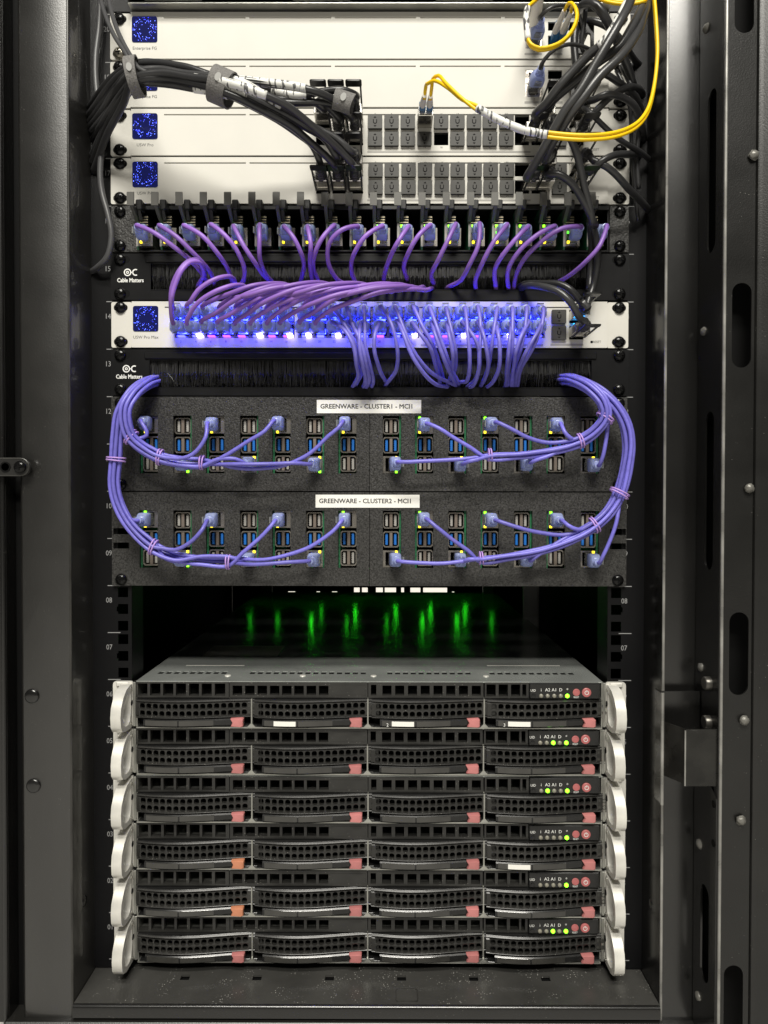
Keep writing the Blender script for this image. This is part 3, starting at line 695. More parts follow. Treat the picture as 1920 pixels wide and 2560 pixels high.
# RJ45 / SFP openings of the two gateways
def gw_holes(y0):
    H = []
    for (xa, xb, ya, yb) in ((902, 992, 20, 92), (902, 992, 97, 168), (1026, 1103, 22, 70), (1026, 1103, 97, 150), (1128, 1180, 22, 70)):
        a = at(*z2(xa, y0+yb), -5); b = at(*z2(xb, y0+ya), -5); H.append((a.x, b.x, a.z, b.z))
    return H
silver_device('gateway_appliance', 20, 'topmost silver gateway with square blue display and cables at one end', 'gateway', gw_holes(97), 'Enterprise FG', g_sw)
silver_device('gateway_appliance', 19, 'second silver gateway, its display half hidden by the black cable bundle', 'gateway', gw_holes(361), 'Enterprise FG', g_sw)
silver_device('network_switch', 18, 'upper silver switch of the pair with rubber capped ports', 'switch', sfp_holes(18, 662, 756, capx18), 'USW Pro', g_sw)
silver_device('network_switch', 17, 'lower silver switch of the pair with rubber capped ports', 'switch', sfp_holes(17, 926, 1020, capx17), 'USW Pro', g_sw)
for u, yt, yb, cx, nm in ((18, 662, 756, capx18, 'upper'), (17, 926, 1020, capx17, 'lower')):
    for r_, y in (('upper', yt), ('lower', yb)):
        for i, x in enumerate(cx):
            if u == 18 and ((r_ == 'upper' and i == 3) or (r_ == 'lower' and i == 4)): continue
            dust_cap(*z2(x, y), f'{ORD[i]} rubber cap from the left in the {r_} row of the {nm} capped switch')
for y, u in ((756, 18), (926, 17), (1020, 17)):
    dust_cap(*z2(1090, y), {756: 'single rubber cap behind black cables on the upper capped switch', 926: 'upper one of two stacked caps at the cable end of the lower capped switch', 1020: 'lower one of two stacked caps at the cable end of the lower capped switch'}[y])
# printed numbers and grey marks
swmark = {}
for o in list(bpy.data.objects):
    if o.name.startswith(('network_switch', 'gateway_appliance')): swmark[round(o.location.z/S/U)+1] = o
for u, y0, cx in ((18, 624, capx18), (17, 888, capx17)):
    t = swmark[u]; lw = wloc(t)
    for i, x in enumerate(cx):
        text(str(7+2*i), 2.6, DARKPRINT, t, at(*z2(x, y0), -5.1)-lw, 'port_number'); text(str(8+2*i), 2.6, DARKPRINT, t, at(*z2(x, y0+180), -5.1)-lw, 'port_number')
    text('RESET', 3.0, DARKPRINT, t, at(1487, 374 if u == 18 else 494, -5.1)-lw); q = at(1478 if u == 18 else 1478, 374 if u == 18 else 494, -5.1)-lw
    L('reset_hole', MB().prism_xz(circ(q.x-6.5, q.z, 1.1, 10), -5.2, -5.05), DARK, t)
    a, b = at(*z2(40, y0+205), -5), at(*z2(930, y0+205), -5); L('print_bar', MB().box(a.x, b.x, -5.12, -5.03, a.z-lw.z-.8, a.z-lw.z+.8), GREYPRINT, t)
for u, y0 in ((20, 97), (19, 361)):
    t = swmark[u]; lw = wloc(t)
    for xa, xb in ((898, 992), (1025, 1105)):
        a, b = at(*z2(xa, y0+198), -5), at(*z2(xb, y0+198), -5); L('print_bar', MB().box(a.x, b.x, -5.12, -5.03, a.z-lw.z-1, a.z-lw.z+1), GREYPRINT, t)
    # rj45 shells seen inside the openings
    for ya, yb in ((20, 92), (97, 168)):
        a, b = at(*z2(902, y0+yb), -5), at(*z2(992, y0+ya), -5); x0, x1, z0, z1 = a.x, b.x, a.z-lw.z, b.z-lw.z
        L('jack', MB().holes(x0+.1, x1-.1, z0+.1, z1-.1, [(x0+3.5, x1-3.5, z0+2.2, z1-2.2)], -4.6, 6), NICKEL, t)
    text('2', 3.2, DARKPRINT, t, at(*z2(950, y0+181), -5.1)-lw, 'port_number')

# ------------------------------------------------------------------ 48 port switch with lit ports
pm = None
colx = [455+37.6*i for i in range(8)] + [764.6, 802, 838.5, 874.6, 911, 951, 991.4, 1029] + [1076+38.2*i for i in range(8)]
ptop, pbot = 788, 824
H = []
for g0, g1 in ((0, 8), (8, 16), (16, 24)):
    a, b = at(colx[g0]-19, 845, -5), at(colx[g1-1]+19, 769, -5); H.append((a.x, b.x, a.z, b.z))
for y in (791, 832): H.append(port_hole(1398, y)); H.append(port_hole(1441, y))
pm = silver_device('network_switch', 14, 'silver 48 port switch glowing blue between the two brush panels', 'switch', H, 'USW Pro Max', g_sw, nseg=5)
lw = wloc(pm)
for g0, g1 in ((0, 8), (8, 16), (16, 24)):
    a, b = at(colx[g0]-19, 845, -5), at(colx[g1-1]+19, 769, -5); zz0, zz1 = a.z-lw.z, b.z-lw.z; zm = (zz0+zz1)/2
    Hj = []
    for c in range(g0, g1):
        x = X(colx[c], -5, 800); Hj += [(x-6.1, x+6.1, zz0+2.2, zm-1), (x-6.1, x+6.1, zm+1, zz1-2.2)]
    L('jack_block', MB().holes(a.x+.2, b.x-.2, zz0+.2, zz1-.2, Hj, -4.4, 8), NICKEL, pm)
hot = {1, 5, 7, 8, 10, 15, 18, 21}; vio = {2, 3, 4, 6, 7, 13, 16, 17, 19}
for c in range(24):
    x = X(colx[c], -5, 800)
    for row, py in (('t', ptop), ('b', pbot)):
        z = at(colx[c], py, -5).z-lw.z; d = -1 if row == 'b' else 1
        L('port_light', MB().box(x-3.2, x+3.2, -9.5, -2, z+d*6.6-.5, z+d*6.6+.5), VIOL if (c in vio and row == 'b') else BLUEL, pm)
        L('port_glow', MB().box(x-4.2, x+4.2, 1, 1.6, z-2.6, z+2.0), BLUEG, pm)
        if c in hot and row == 'b': L('link_light', MB().box(x+.0, x+5.2, -9.5, -2, z-7.2, z-4.2, .6), WHOT, pm)
    zm_ = (at(colx[c], ptop, -5).z + at(colx[c], pbot, -5).z)/2 - lw.z
    for yy, zz, pw in ((-9, zm_, .015), (-15, zm_-13.5, .0035)):
        ld = bpy.data.lights.new('port_led', 'POINT'); ld.color = (.012, .025, 1); ld.energy = pw; ld.shadow_soft_size = .0015
        lo = bpy.data.objects.new('port_led', ld); COL.objects.link(lo); lo.parent = pm; lo.location = Vector((x, yy, zz))*S
    text(str(2*c+2), 2.8, DARKPRINT, pm, at(colx[c]-3, 854, -5.1)-lw, 'port_number')
text('RESET', 3.0, DARKPRINT, pm, at(1492, 855, -5.1)-lw); q = at(1479, 855, -5.1)-lw; L('reset_hole', MB().prism_xz(circ(q.x, q.z, 1.2, 10), -5.2, -5.05), DARK, pm)
a, b = at(1052, 863, -5), at(1358, 863, -5); L('print_bar', MB().box(a.x, b.x, -5.12, -5.03, a.z-lw.z-.9, a.z-lw.z+.9), GREYPRINT, pm)
a, b = at(1376, 862, -5), at(1458, 862, -5); L('print_bar', MB().box(a.x, b.x, -5.12, -5.03, a.z-lw.z-.9, a.z-lw.z+.9), GREYPRINT, pm)
dust_cap(1398, 791, 'upper rubber cap on the blue glowing switch'); dust_cap(1398, 832, 'lower rubber cap on the blue glowing switch')

# ------------------------------------------------------------------ brush panels
def brush_panel(u, label, x0p, x1p, y0p, y1p, lx, ly):
    z = uz(u); t = thing('brush_panel', label, 'brush panel', (0, 0, z), 'black brush strip cable panels')
    a, b = at(x0p, y1p, -4), at(x1p, y0p, -4); x0, x1, z0, z1 = a.x, b.x, a.z-z, b.z-z
    L('panel', MB().holes(-241.3, 241.3, .6, 43.6, [(x0, x1, z0, z1)], -4, -.4).box(x0-4, x1+4, -5.6, -4.05, z1+.6, z1+6.5, .6), PANEL, t)
    L('opening_trim', MB().holes(x0-.2, x1+.2, z0-.2, z1+.2, [(x0+.5, x1-.5, z0+.5, z1-.5)], -4.25, -3), RAILM, t)
    L('backing', MB().box(x0-2, x1+2, 9, 11, z0-4, z1+4), DARK, t)
    mb = MB(); n = 2600
    for k in range(n):
        x = x0+.6+(x1-x0-1.2)*random.random(); y = random.uniform(-1.5, 5); dx = random.gauss(0, 1.2); ln = (z1-z0)*random.uniform(.80, 1.02)
        if random.random() < .06: dx = random.gauss(0, 6)
        w_ = random.uniform(.12, .24); zt_ = z1+.8; mdx = dx*.3+random.gauss(0, .4)
        mb.add([(x-w_, y, zt_), (x+w_, y, zt_), (x+mdx+w_, y-.4, zt_-ln*.55), (x+mdx-w_, y-.4, zt_-ln*.55), (x+dx, y-random.uniform(0, 2), zt_-ln), (x+dx+w_, y, zt_-ln)], [(0, 1, 2, 3), (3, 2, 5, 4)])
    br = L('bristles', mb, BRIST, t); br['kind'] = 'stuff'
    for s_ in (-1, 1):
        for dz in (6.35, 38.1):
            L('ear_slot', MB().prism_xz(rrect(s_*232.5-(7 if s_ > 0 else 6), s_*232.5+(6 if s_ > 0 else 9), dz-3.4, dz+3.4, 3.3, 4), -4.12, -4.02), DARK, t)
            rack_screw(t, s_*232.55, dz, -4.1)
    lw_ = wloc(t)
    q = at(lx, ly, -4.15)-lw_
    text('Cable Matters', 5.4, WHITEP, t, q, 'lettering', sx=.80, bold=.14)
    m = MB(); c = at(lx-3, ly-20, -4)-lw_
    m.ring(circ(c.x-1.5, c.z, 3.5, 20), circ(c.x-1.5, c.z, 2.5, 20), -4.2, -4.05, lambda x, zz, d: (x, d, zz)); m.ring(circ(c.x-1.5, c.z, 1.4, 12), circ(c.x-1.5, c.z, .6, 12), -4.2, -4.05, lambda x, zz, d: (x, d, zz))
    arc = [R(a) for a in range(60, 301, 20)]
    m.prism_xz([(c.x+6+3.2*math.cos(a), c.z+3.2*math.sin(a)) for a in arc] + [(c.x+6+2.1*math.cos(a), c.z+2.1*math.sin(a)) for a in arc[::-1]], -4.2, -4.05); m.box(c.x+2, c.x+3.2, -4.2, -4.05, c.z-.5, c.z+.5)
    L('emblem', m, WHITEP, t)
    return t
BRIST = mat('nylon_bristle', (.030, .030, .030), .24, 0, spec=1.0)
brush_panel(15, 'upper black brush panel holding the purple cables', 376, 1474, 658, 725, 326, 701)
brush_panel(13, 'lower black brush panel holding the violet cables', 373, 1480, 900, 969, 323, 942)

# ------------------------------------------------------------------ blade row
zb16 = uz(16)
ch = thing('blade_chassis', 'black one unit chassis holding a row of twenty small blade boards', 'chassis', (0, 0, zb16))
L('ear', MB().box(-241.3, -214.5, -3.4, -.4, .6, 43.7, .5), GRAIN, ch); L('ear', MB().box(223, 241.3, -3.4, -.4, .6, 43.7, .5), GRAIN, ch)
L('shell', MB().box(-214, 222.5, -2, 200, .6, 2).box(-214, 222.5, -2, 200, 42.4, 43.6).box(-214.2, -213, -2, 200, 2.1, 42.3).box(221.5, 222.6, -2, 200, 2.1, 42.3).box(-212.9, 221.4, 150, 152, 2.1, 42.3), BLACKPL, ch)
L('front_rib', MB().box(-214, 222.5, -5, -2.1, 39.6, 43.4, .5).box(-214, 222.5, -4.5, -2.1, .7, 2.6, .5), BLACKPL, ch)
for s_ in (-1, 1):
    for dz in (6.35, 38.1): rack_screw(ch, s_*232.55, dz, -3.5)
LEVM = mat('lever_grey', (.085, .083, .075), .42, 0, bump=.05, bscale=900)
LEV1 = MB().prism_yz([(-21, 49), (-22, 48), (-22, 36.5), (-20.6, 36.2), (-20.2, 47.6)], -4.0, 2.4).prism_yz([(-20.5, 37.5), (-21.8, 36.3), (-5, 27), (-3, 30), (-4, 37)], -1.6, 1.4).mesh(LEVM)
LEV2 = MB().box(1.4, 7.4, -15, -3, 36, 45.0, .9).prism_yz([(-12, 36), (-6, 29), (-3, 29), (-3, 36)], 2, 5).mesh(BLACKPL)
BPCB = MB().box(-.8, .8, -4, 120, 2.6, 41).prism_yz([(-4, 2.6), (-6, 5), (-6, 26), (-4, 28)], -.8, .8).mesh(PCB)
BEDGE = MB().box(-1.0, 1.0, -6.4, -6.05, 5, 26).mesh(TONGUE_W)
BJACK = MB().holes(1.2, 14.2, 5.5, 22.2, [(2.6, 10.6, 8.5, 20.5)], -6.0, 14).mesh(NICKEL)
BJIN = MB().box(2.3, 13.1, 8, 10, 7.6, 20.4).mesh(DARK)
BPIN = MB()
for k in range(4): BPIN.box(1, 9.5, -4.6, -4.0, 25.2+k*2.4, 25.8+k*2.4)
BPIN = BPIN.mesh(GOLD)
BHEAD = MB().box(1, 9, -3.9, 20, 24.4, 34.2).mesh(BLACKPL)
def small_led(m, s_=1.0): return MB().box(-1.1*s_, 1.1*s_, -1.0, 0, -1.2*s_, 1.2*s_, .25).mesh(m)
LEDs = {k: small_led(m) for k, m in (('g', LEDG), ('G', LEDGD), ('y', LEDY), ('a', LEDA))}
amber = {3, 7}; nogreenlatch = {0, 1}
blade_j = []
for i in range(20):
    px = 364+59.3*i; jx = X(px, -6, 597)
    t = thing('blade_board', f'{ORD[i]} blade board from the left in the black blade chassis', 'blade board', (jx-7.7, 0, zb16), 'blade boards plugged in a row')
    O('circuit_board', BPCB, t); O('board_edge', BEDGE, t); j = O('ethernet_jack', BJACK, t); O('jack_cavity', BJIN, j); O('pin_header', BHEAD, t); O('gold_pins', BPIN, t)
    O('ejector_lever', LEV1, t); O('ejector_lever', LEV2, t)
    O('status_light', LEDs['a' if i in amber else 'g'], t, (3.2, -4.7, 24.2))
    if i not in (2, 3, 12): O('link_light', LEDs['y'], j, (3.6, -6.1, 9))
    if i >= 2: O('link_light', LEDs['G'], j, (3.6, -6.1, 18))
    blade_j.append(Vector((jx-.6, -6, zb16+14.6)))

# ------------------------------------------------------------------ patch cables
def boot_meshes():
    plug = MB().box(-5.85, 5.85, -9, 6, -4.1, 2.7, .5).mesh(CLEAR)
    secs = []
    for y, w_, h in ((-5.5, 6.2, 4.9), (-6.5, 6.5, 5.2), (-13, 6.3, 5.0), (-15.5, 5.4, 4.6), (-17, 4.4, 4.1)):
        secs.append([(x, y, z) for x, z in rrect(-w_, w_, -h, h, 2.2, 3)])
    b = MB().loft(secs)
    b.lathe([(3.9, -16.9), (4.0, -18), (3.3, -18.4), (3.3, -19.2), (3.8, -19.6), (3.8, -20.6), (3.1, -21), (3.1, -21.8), (3.5, -22.2), (3.4, -23.4), (2.4, -23.8)], seg=14)
    boot = b.mesh(BOOT, ang=40)
    latch = MB().prism_yz([(-3, 2.7), (-3, 3.8), (-9, 5.6), (-15.5, 7.4), (-15.5, 6.4), (-9, 4.6), (-4, 2.7)], -3.0, 3.0).mesh(CLEAR)
    return plug, boot, latch
PLUG, BOOTM, LATCH = boot_meshes()
BL = 23.5
def patch_cable(label, group, mat_, r, base, roll, path, step=4.0, tilt=(0, 0), both=None):
    """base: point on the jack face, roll: latch direction (0 up, 180 down, 90 left), path: points after the boot"""
    t = thing('patch_cable', label, 'patch cable', base, group)
    rot = (R(tilt[0]), R(-roll), R(tilt[1]))
    p = O('plug', PLUG, t, (0, 0, 0)); p.rotation_euler = Matrix.Rotation(R(tilt[1]), 4, 'Z').to_euler() if False else (Matrix.Rotation(R(tilt[1]), 3, 'Z') @ Matrix.Rotation(R(tilt[0]), 3, 'X') @ Matrix.Rotation(R(-roll), 3, 'Y')).to_euler()
    M_ = p.rotation_euler.to_matrix()
    O('boot', BOOTM, p); O('latch', LATCH, p)
    d = M_ @ Vector((0, -1, 0)); st = base + d*(BL-5); e = base + d*(BL+3)
    P('jacket', MB().tube(wobble(spline([st, e] + path, step), .8), r, 9), mat_, t, 180)
    return t
z3 = lambda x, y: (230+.44*x, 460+.44*y); z4 = lambda x, y: (900+.446*x, 460+.446*y)
z5 = lambda x, y: (230+.44*x, 720+.44*y); z6 = lambda x, y: (900+.446*x, 720+.446*y)
z7 = lambda x, y: (260+.41*x, 980+.41*y); z8 = lambda x, y: (920+.4219*x, 980+.4219*y)
def pathpx(fr, pts, ys):
    n = len(pts); out = []
    for i, p in enumerate(pts):
        f_ = i/(n-1) if n > 1 else 0
        if isinstance(ys, (list, tuple)):
            k = f_*(len(ys)-1); a = int(min(k, len(ys)-2)); y = ys[a]+(ys[a+1]-ys[a])*(k-a)
        else: y = ys
        out.append(at(*fr(*p), y))
    return out
PR, VR = 2.05, 1.8
up = [(z3, [(380, 295), (480, 370), (560, 435), (620, 500), (655, 560)]), (z3, [(480, 300), (570, 385), (640, 460), (680, 520), (700, 585)]), (z3, [(630, 300), (710, 390), (770, 480), (802, 570)]),
      (z3, [(760, 295), (820, 370), (865, 470), (860, 550), (826, 595)]), (z3, [(860, 350), (920, 440), (970, 510), (1025, 565)]), (z3, [(950, 320), (955, 420), (985, 510), (1035, 570)]),
      (z3, [(1150, 310), (1190, 400), (1205, 480), (1183, 565)]), (z3, [(1245, 350), (1240, 450), (1256, 580)]), (z3, [(1305, 310), (1265, 400), (1260, 480), (1292, 572)]),
      (z3, [(1420, 260), (1350, 340), (1345, 450), (1390, 540), (1440, 572)]), (z3, [(1550, 300), (1490, 390), (1470, 480), (1502, 572)]),
      (z4, [(210, 330), (165, 420), (130, 550)]), (z4, [(330, 290), (275, 380), (245, 460), (268, 545)]), (z4, [(490, 330), (440, 430), (400, 510), (418, 572)]), (z4, [(660, 360), (610, 460), (560, 540), (485, 587)]),
      (z4, [(750, 330), (690, 430), (650, 530), (652, 602)]), (z4, [(870, 310), (800, 400), (755, 490), (762, 602)]), (z4, [(990, 290), (900, 370), (840, 460), (828, 540), (836, 602)]),
      (z4, [(1130, 250), (1010, 330), (920, 420), (875, 510), (860, 602)]), (z4, [(1340, 350), (1270, 430), (1180, 510), (1090, 562)])]
for i in range(20):
    fr, pts = up[i]; b = blade_j[i]
    if i == 19: b = Vector((X(1509, -24, 570), -6, b.z))
    path = pathpx(fr, pts, [-40, -34, -16, 3]); e = path[-1]; path.append(Vector((e.x, 12, e.z-2)))
    patch_cable(f'purple patch cable on the {ORD[i]} blade board from the left', 'purple cables from the blade boards', PURPLE, PR, b, 90, path, tilt=(random.uniform(-3, 3), random.uniform(-4, 4)))
# purple, brush panel to the lit switch (first ten columns)
for c in range(10):
    for row, py in (('upper', ptop), ('lower', pbot)):
        k = 2*c + (row == 'lower'); b = at(colx[c]-(2 if row == 'upper' else 5), py, -5)
        e = b + Vector((0, -BL-3, 0))
        if c == 0:
            fr, pts = (z3, [(452, 650), (462, 600), (505, 500), (560, 445), (605, 445), (632, 510), (600, 595)]) if row == 'upper' else (z3, [(445, 660), (452, 590), (490, 500), (545, 440), (592, 432), (625, 470), (655, 560)])
            path = pathpx(fr, pts, [-46, -50, -40, 4])
        elif c == 1 and row == 'upper': path = pathpx(z3, [(562, 665), (600, 605), (690, 545), (765, 522), (808, 540), (812, 590)], [-46, -52, -40, 4])
        elif c == 1: path = pathpx(z3, [(600, 680), (690, 615), (790, 578), (850, 575), (872, 600)], [-48, -56, -44, 4])
        else:
            s0 = (colx[c]-4, py-26); n = k-4; ex = 728+ (1082-728)*(n/15)**.9; ey = 724-6*random.random(); crest = 708 + (n % 4)*4.5 + random.uniform(-2, 2)
            dx = ex-s0[0]; base_y = s0[1]
            pts = [(s0[0]+dx*.06, base_y-14), (s0[0]+dx*.24, base_y-(base_y-crest)*.52), (s0[0]+dx*.50, base_y-(base_y-crest)*.86), (s0[0]+dx*.76, crest), (s0[0]+dx*.94, crest+4), (ex, ey)]
            o = -(n % 3)*4.6 - random.uniform(0, 2)
            path = [at(p[0], p[1], yy) for p, yy in zip(pts, (-42+o*.4, -52+o, -54+o, -44+o, -22+o*.5, 3))]
        path.append(path[-1]+Vector((4 if c > 1 else 0, 9, -1)))
        patch_cable(f'purple patch cable, {row} row, {ORD[c]} port column from the left of glowing switch', 'purple cables into the glowing switch', PURPLE, PR, b, 0 if row == 'upper' else 180, path, tilt=(random.uniform(-3, 2), random.uniform(-4, 4)))
# violet, lit switch down to the lower brush panel
vp = {10: ([(z5, [(1432, 205), (1482, 290), (1514, 390), (1528, 480), (1498, 560)])], [(z5, [(1440, 245), (1488, 335), (1503, 430), (1512, 500), (1478, 572)])]),
      11: ([(z5, [(1484, 225), (1522, 330), (1545, 430), (1562, 515), (1540, 572)])], [(z5, [(1500, 250), (1540, 350), (1556, 440), (1575, 520), (1555, 574)])]),
      12: ([(z6, [(25, 220), (30, 330), (55, 430), (75, 510), (62, 562)])], [(z6, [(-5, 250), (-2, 340), (18, 440), (30, 510), (18, 556)])]),
      13: ([(z6, [(175, 205), (208, 330), (205, 450), (140, 552)])], [(z6, [(84, 260), (82, 350), (110, 460), (142, 530)])]),
      14: ([(z6, [(250, 240), (310, 370), (370, 450), (450, 505), (545, 552)])], [(z6, [(240, 250), (300, 390), (360, 480), (430, 540), (500, 560)])]),
      15: ([(z6, [(350, 215), (400, 300), (440, 410), (464, 520)])], [(z6, [(330, 250), (390, 330), (425, 430), (450, 540)])]),
      16: ([(z6, [(435, 230), (480, 360), (520, 460), (556, 545)])], [(z6, [(420, 260), (465, 380), (505, 480), (540, 556)])]),
      17: ([(z6, [(510, 230), (535, 350), (535, 440), (500, 530)])], [(z6, [(500, 260), (520, 370), (518, 450), (490, 545)])]),
      18: ([(z6, [(600, 230), (612, 350), (612, 450), (600, 520), (560, 530)])], [(z6, [(620, 250), (655, 310), (672, 400), (655, 500), (600, 556)])]),
      19: ([(z6, [(678, 230), (672, 350), (668, 450), (640, 540), (610, 558)])], [(z6, [(690, 250), (712, 350), (720, 430), (700, 510), (676, 556)])]),
      20: ([(z6, [(752, 220), (735, 330), (722, 430), (680, 545)])], [(z6, [(772, 250), (782, 350), (778, 440), (750, 520), (708, 560)])]),
      21: ([(z6, [(855, 240), (852, 350), (835, 450), (820, 562)])], [(z6, [(842, 280), (832, 380), (820, 470), (812, 560)])]),
      22: ([(z6, [(925, 230), (900, 340), (870, 440), (850, 562)])], [(z6, [(905, 260), (875, 350), (862, 440), (845, 560)])]),
      23: ([(z6, [(1012, 240), (960, 350), (905, 450), (880, 562)])], [(z6, [(985, 260), (930, 360), (890, 450), (868, 562)])])}
for c in range(10, 24):
    for r_, (row, py) in enumerate((('upper', ptop), ('lower', pbot))):
        fr, pts = vp[c][r_][0]; b = at(colx[c]-2, py, -5); o = -5*r_ - random.uniform(0, 3)
        path = pathpx(fr, pts, [-40+o, -42+o, -34+o, -20+o*.5, 2]); path.append(path[-1]+Vector((random.uniform(-3, 3), 11, -1)))
        patch_cable(f'violet patch cable, {row} row, {ORD[23-c]} port column from the capped end of glowing switch', 'violet cables out of the glowing switch', VIOLET, VR, b, 0 if r_ == 0 else 180, path, tilt=(random.uniform(-3, 2), random.uniform(-4, 4)))

# ------------------------------------------------------------------ cluster panels with single board computers
colsL = [371.7, 456, 538, 622.8, 703.7, 787.7, 868.4]; colsR = [980, 1060.5, 1143.6, 1224.6, 1308, 1389.6, 1474.8]
def usb_mesh(blue):
    w_, h = 7.6, 7.6
    oc = [(-w_, -h+1.6), (-w_+1.6, -h), (w_-1.6, -h), (w_, -h+1.6), (w_, h-1.6), (w_-1.6, h), (-w_+1.6, h), (-w_, h-1.6)]
    ic = [(x*.88, z*.86) for x, z in oc]
    sh = MB().ring(oc, ic, -1.2, 14, lambda x, z, d: (x, d, z)).mesh(NICKEL)
    back = MB().box(-6.6, 6.6, 9, 10, -6.4, 6.4).mesh(DARK)
    div = MB().box(-1.5, 1.5, -.9, 9, -6.6, 6.6, .3).mesh(BROWNM)
    tg = MB().box(-1.1, 1.1, .6, 9, -5.4, 5.4, .2)
    for k in range(5): tg.box(-1.4, -1.12, 1, 8, -4.4+k*2, -3.6+k*2)
    return sh, back, div, tg.mesh(TONGUE_B if blue else TONGUE_W)
USB = {0: usb_mesh(False), 1: usb_mesh(True)}
EJ = MB().holes(-7.7, 7.7, -8, 8, [(-5.2, 3.4, -6.4, 6.4)], -1.5, 16).mesh(NICKEL); EJB = MB().box(-5.6, 5.6, 9, 10, -6.3, 6.3).mesh(DARK)
SPCB = MB().box(-.8, .8, -.5, 80, -28, 28).mesh(PCB)
clus = {}
greens = {1: {'L': {1, 5}, 'R': {1, 3, 0}}, 2: {'L': {0, 1, 6}, 'R': {1, 3, 5}}}
EB = {}
for n, u0_, yc in ((1, 11, 1111.5), (2, 9, 1348.5)):
    z = uz(u0_); t = thing('cluster_panel', f'{"upper" if n == 1 else "lower"} grained black panel with fourteen tall openings for small computers', 'panel', (0, 0, z), 'grained black cluster panels')
    zc = Zp(yc, -4)-z
    ztop, zbot = zc+26.9, zc-26.9
    xm = X(924, -4, 1350)
    for side, cols in (('L', colsL), ('R', colsR)):
        H = []
        for px in cols:
            x = X(px, -4, yc); H.append((x-8.6, x+8.6, zbot, ztop))
        x0, x1 = (-241.3, xm-.25) if side == 'L' else (xm+.25, 240.5)
        es = -232.5 if side == 'L' else 232.5
        if n == 2:
            for zz in (51.5, 38.0): H.append((es-7.5, es+7.5, zz-2.9, zz+2.9))
        L('half_panel', MB().holes(x0, x1, .5, 88.3, H, -4, -.5).box(x0+.6, x1-.6, -.4, 6, .9, 2.4).box(x0+.6, x1-.6, -.4, 6, 86.3, 87.8), GRAIN, t)
        for k, px in enumerate(cols):
            flip = (k % 2 == 1) if side == 'L' else (k % 2 == 0)
            x = X(px, -4, yc); ii = k + (7 if side == 'R' else 0)
            o = thing('single_board_computer', f'{ORD[ii]} small computer from the left in the {"upper" if n == 1 else "lower"} cluster panel, {"network jack at the bottom" if flip else "network jack at the top"}', 'computer', (x, 1.5, z+zc), 'small computers behind the cluster panels')
            s_ = -1 if flip else 1
            O('circuit_board', SPCB, o, (-7.6*s_, -1.8, 0)); dxs = .9*s_
            for kind, zz in ((0, -17.6*s_), (1, .2*s_)):
                a = O('usb_port', USB[kind][0], o, (dxs, 0, zz)); O('cavity', USB[kind][1], a); O('divider', USB[kind][2], a)
                for dx in (-4.1, 4.1): O('contact_tongue', USB[kind][3], a, (dx, 0, 0))
            j = O('ethernet_jack', EJ, o, (dxs, -.6, 18.6*s_)); O('cavity', EJB, j)
            O('link_light', LEDs['y'], j, (-5.0*s_, -1.6, -6.6*s_))
            if k in greens[n][side]: O('link_light', LEDs['g'], j, (-5.0*s_, -1.6, 6.6*s_))
            EB[n, side, k] = (Vector((x + (-1.5*s_), -.5, z+zc+18.6*s_)), 90 if not flip else -90)
    for s_, zz in ((-1, 6.35), (1, 6.35), (-1, 38.1+U), (1, 38.1+U)) if n == 1 else ((-1, 6.35), (1, 6.35)): rack_screw(t, s_*232.55, zz, -4.1)
    clus[n] = t
    # stuck-on title label
    px0, px1, py0, py1 = (792, 1053, 1000, 1033) if n == 1 else (789, 1049, 1237, 1269)
    a, b = at(px0, py1, -4.3), at(px1, py0, -4.3)
    lb = O('adhesive_label', MB().box(a.x, b.x, -4.45, -4.05, a.z, b.z).mesh(LABELW, ((a.x+b.x)/2, -4, a.z)), None, ((a.x+b.x)/2, -4, a.z))
    tag(lb, f'white label reading GREENWARE - CLUSTER{n} - MCI1 on the black panel', 'label')
    text(f'GREENWARE - CLUSTER{n} - MCI1', 6.0, DARKPRINT, lb, (-2, -.52, (b.z-a.z)/2), 'lettering', sx=1.0, bold=.16)
# ---- violet cables of the clusters: bundle centre lines, then a branch to each jack
def bundle(fr, pts, ys, off, n):
    c = pathpx(fr, pts, ys); out = []
    for i, p in enumerate(c):
        T = (c[min(i+1, len(c)-1)]-c[max(i-1, 0)]).normalized(); N = T.cross(Vector((0, 1, 0))).normalized(); B = T.cross(N)
        out.append(p + N*off[0] + B*off[1])
    return out
HEX = [(0, 0)] + [(4.0*math.cos(R(60*k+20)), 4.0*math.sin(R(60*k+20))) for k in range(6)]
B1 = [(345, -95), (260, -50), (180, 15), (135, 100), (138, 200), (165, 275), (235, 338), (340, 397), (470, 425), (597, 433)]
B2 = [(345, -88), (250, -50), (165, 20), (105, 120), (82, 260), (72, 410), (62, 560), (95, 700), (165, 820), (300, 945), (440, 1005), (600, 1030), (757, 1036)]
C1 = [(1122, -85), (1220, -70), (1320, -20), (1392, 65), (1405, 150), (1345, 232), (1258, 290), (1100, 340), (900, 365), (722, 374)]
C2 = [(1122, -78), (1240, -62), (1370, 0), (1460, 80), (1520, 180), (1545, 310), (1530, 450), (1490, 600), (1430, 705), (1340, 790), (1200, 870), (1000, 935), (830, 965), (670, 985)]
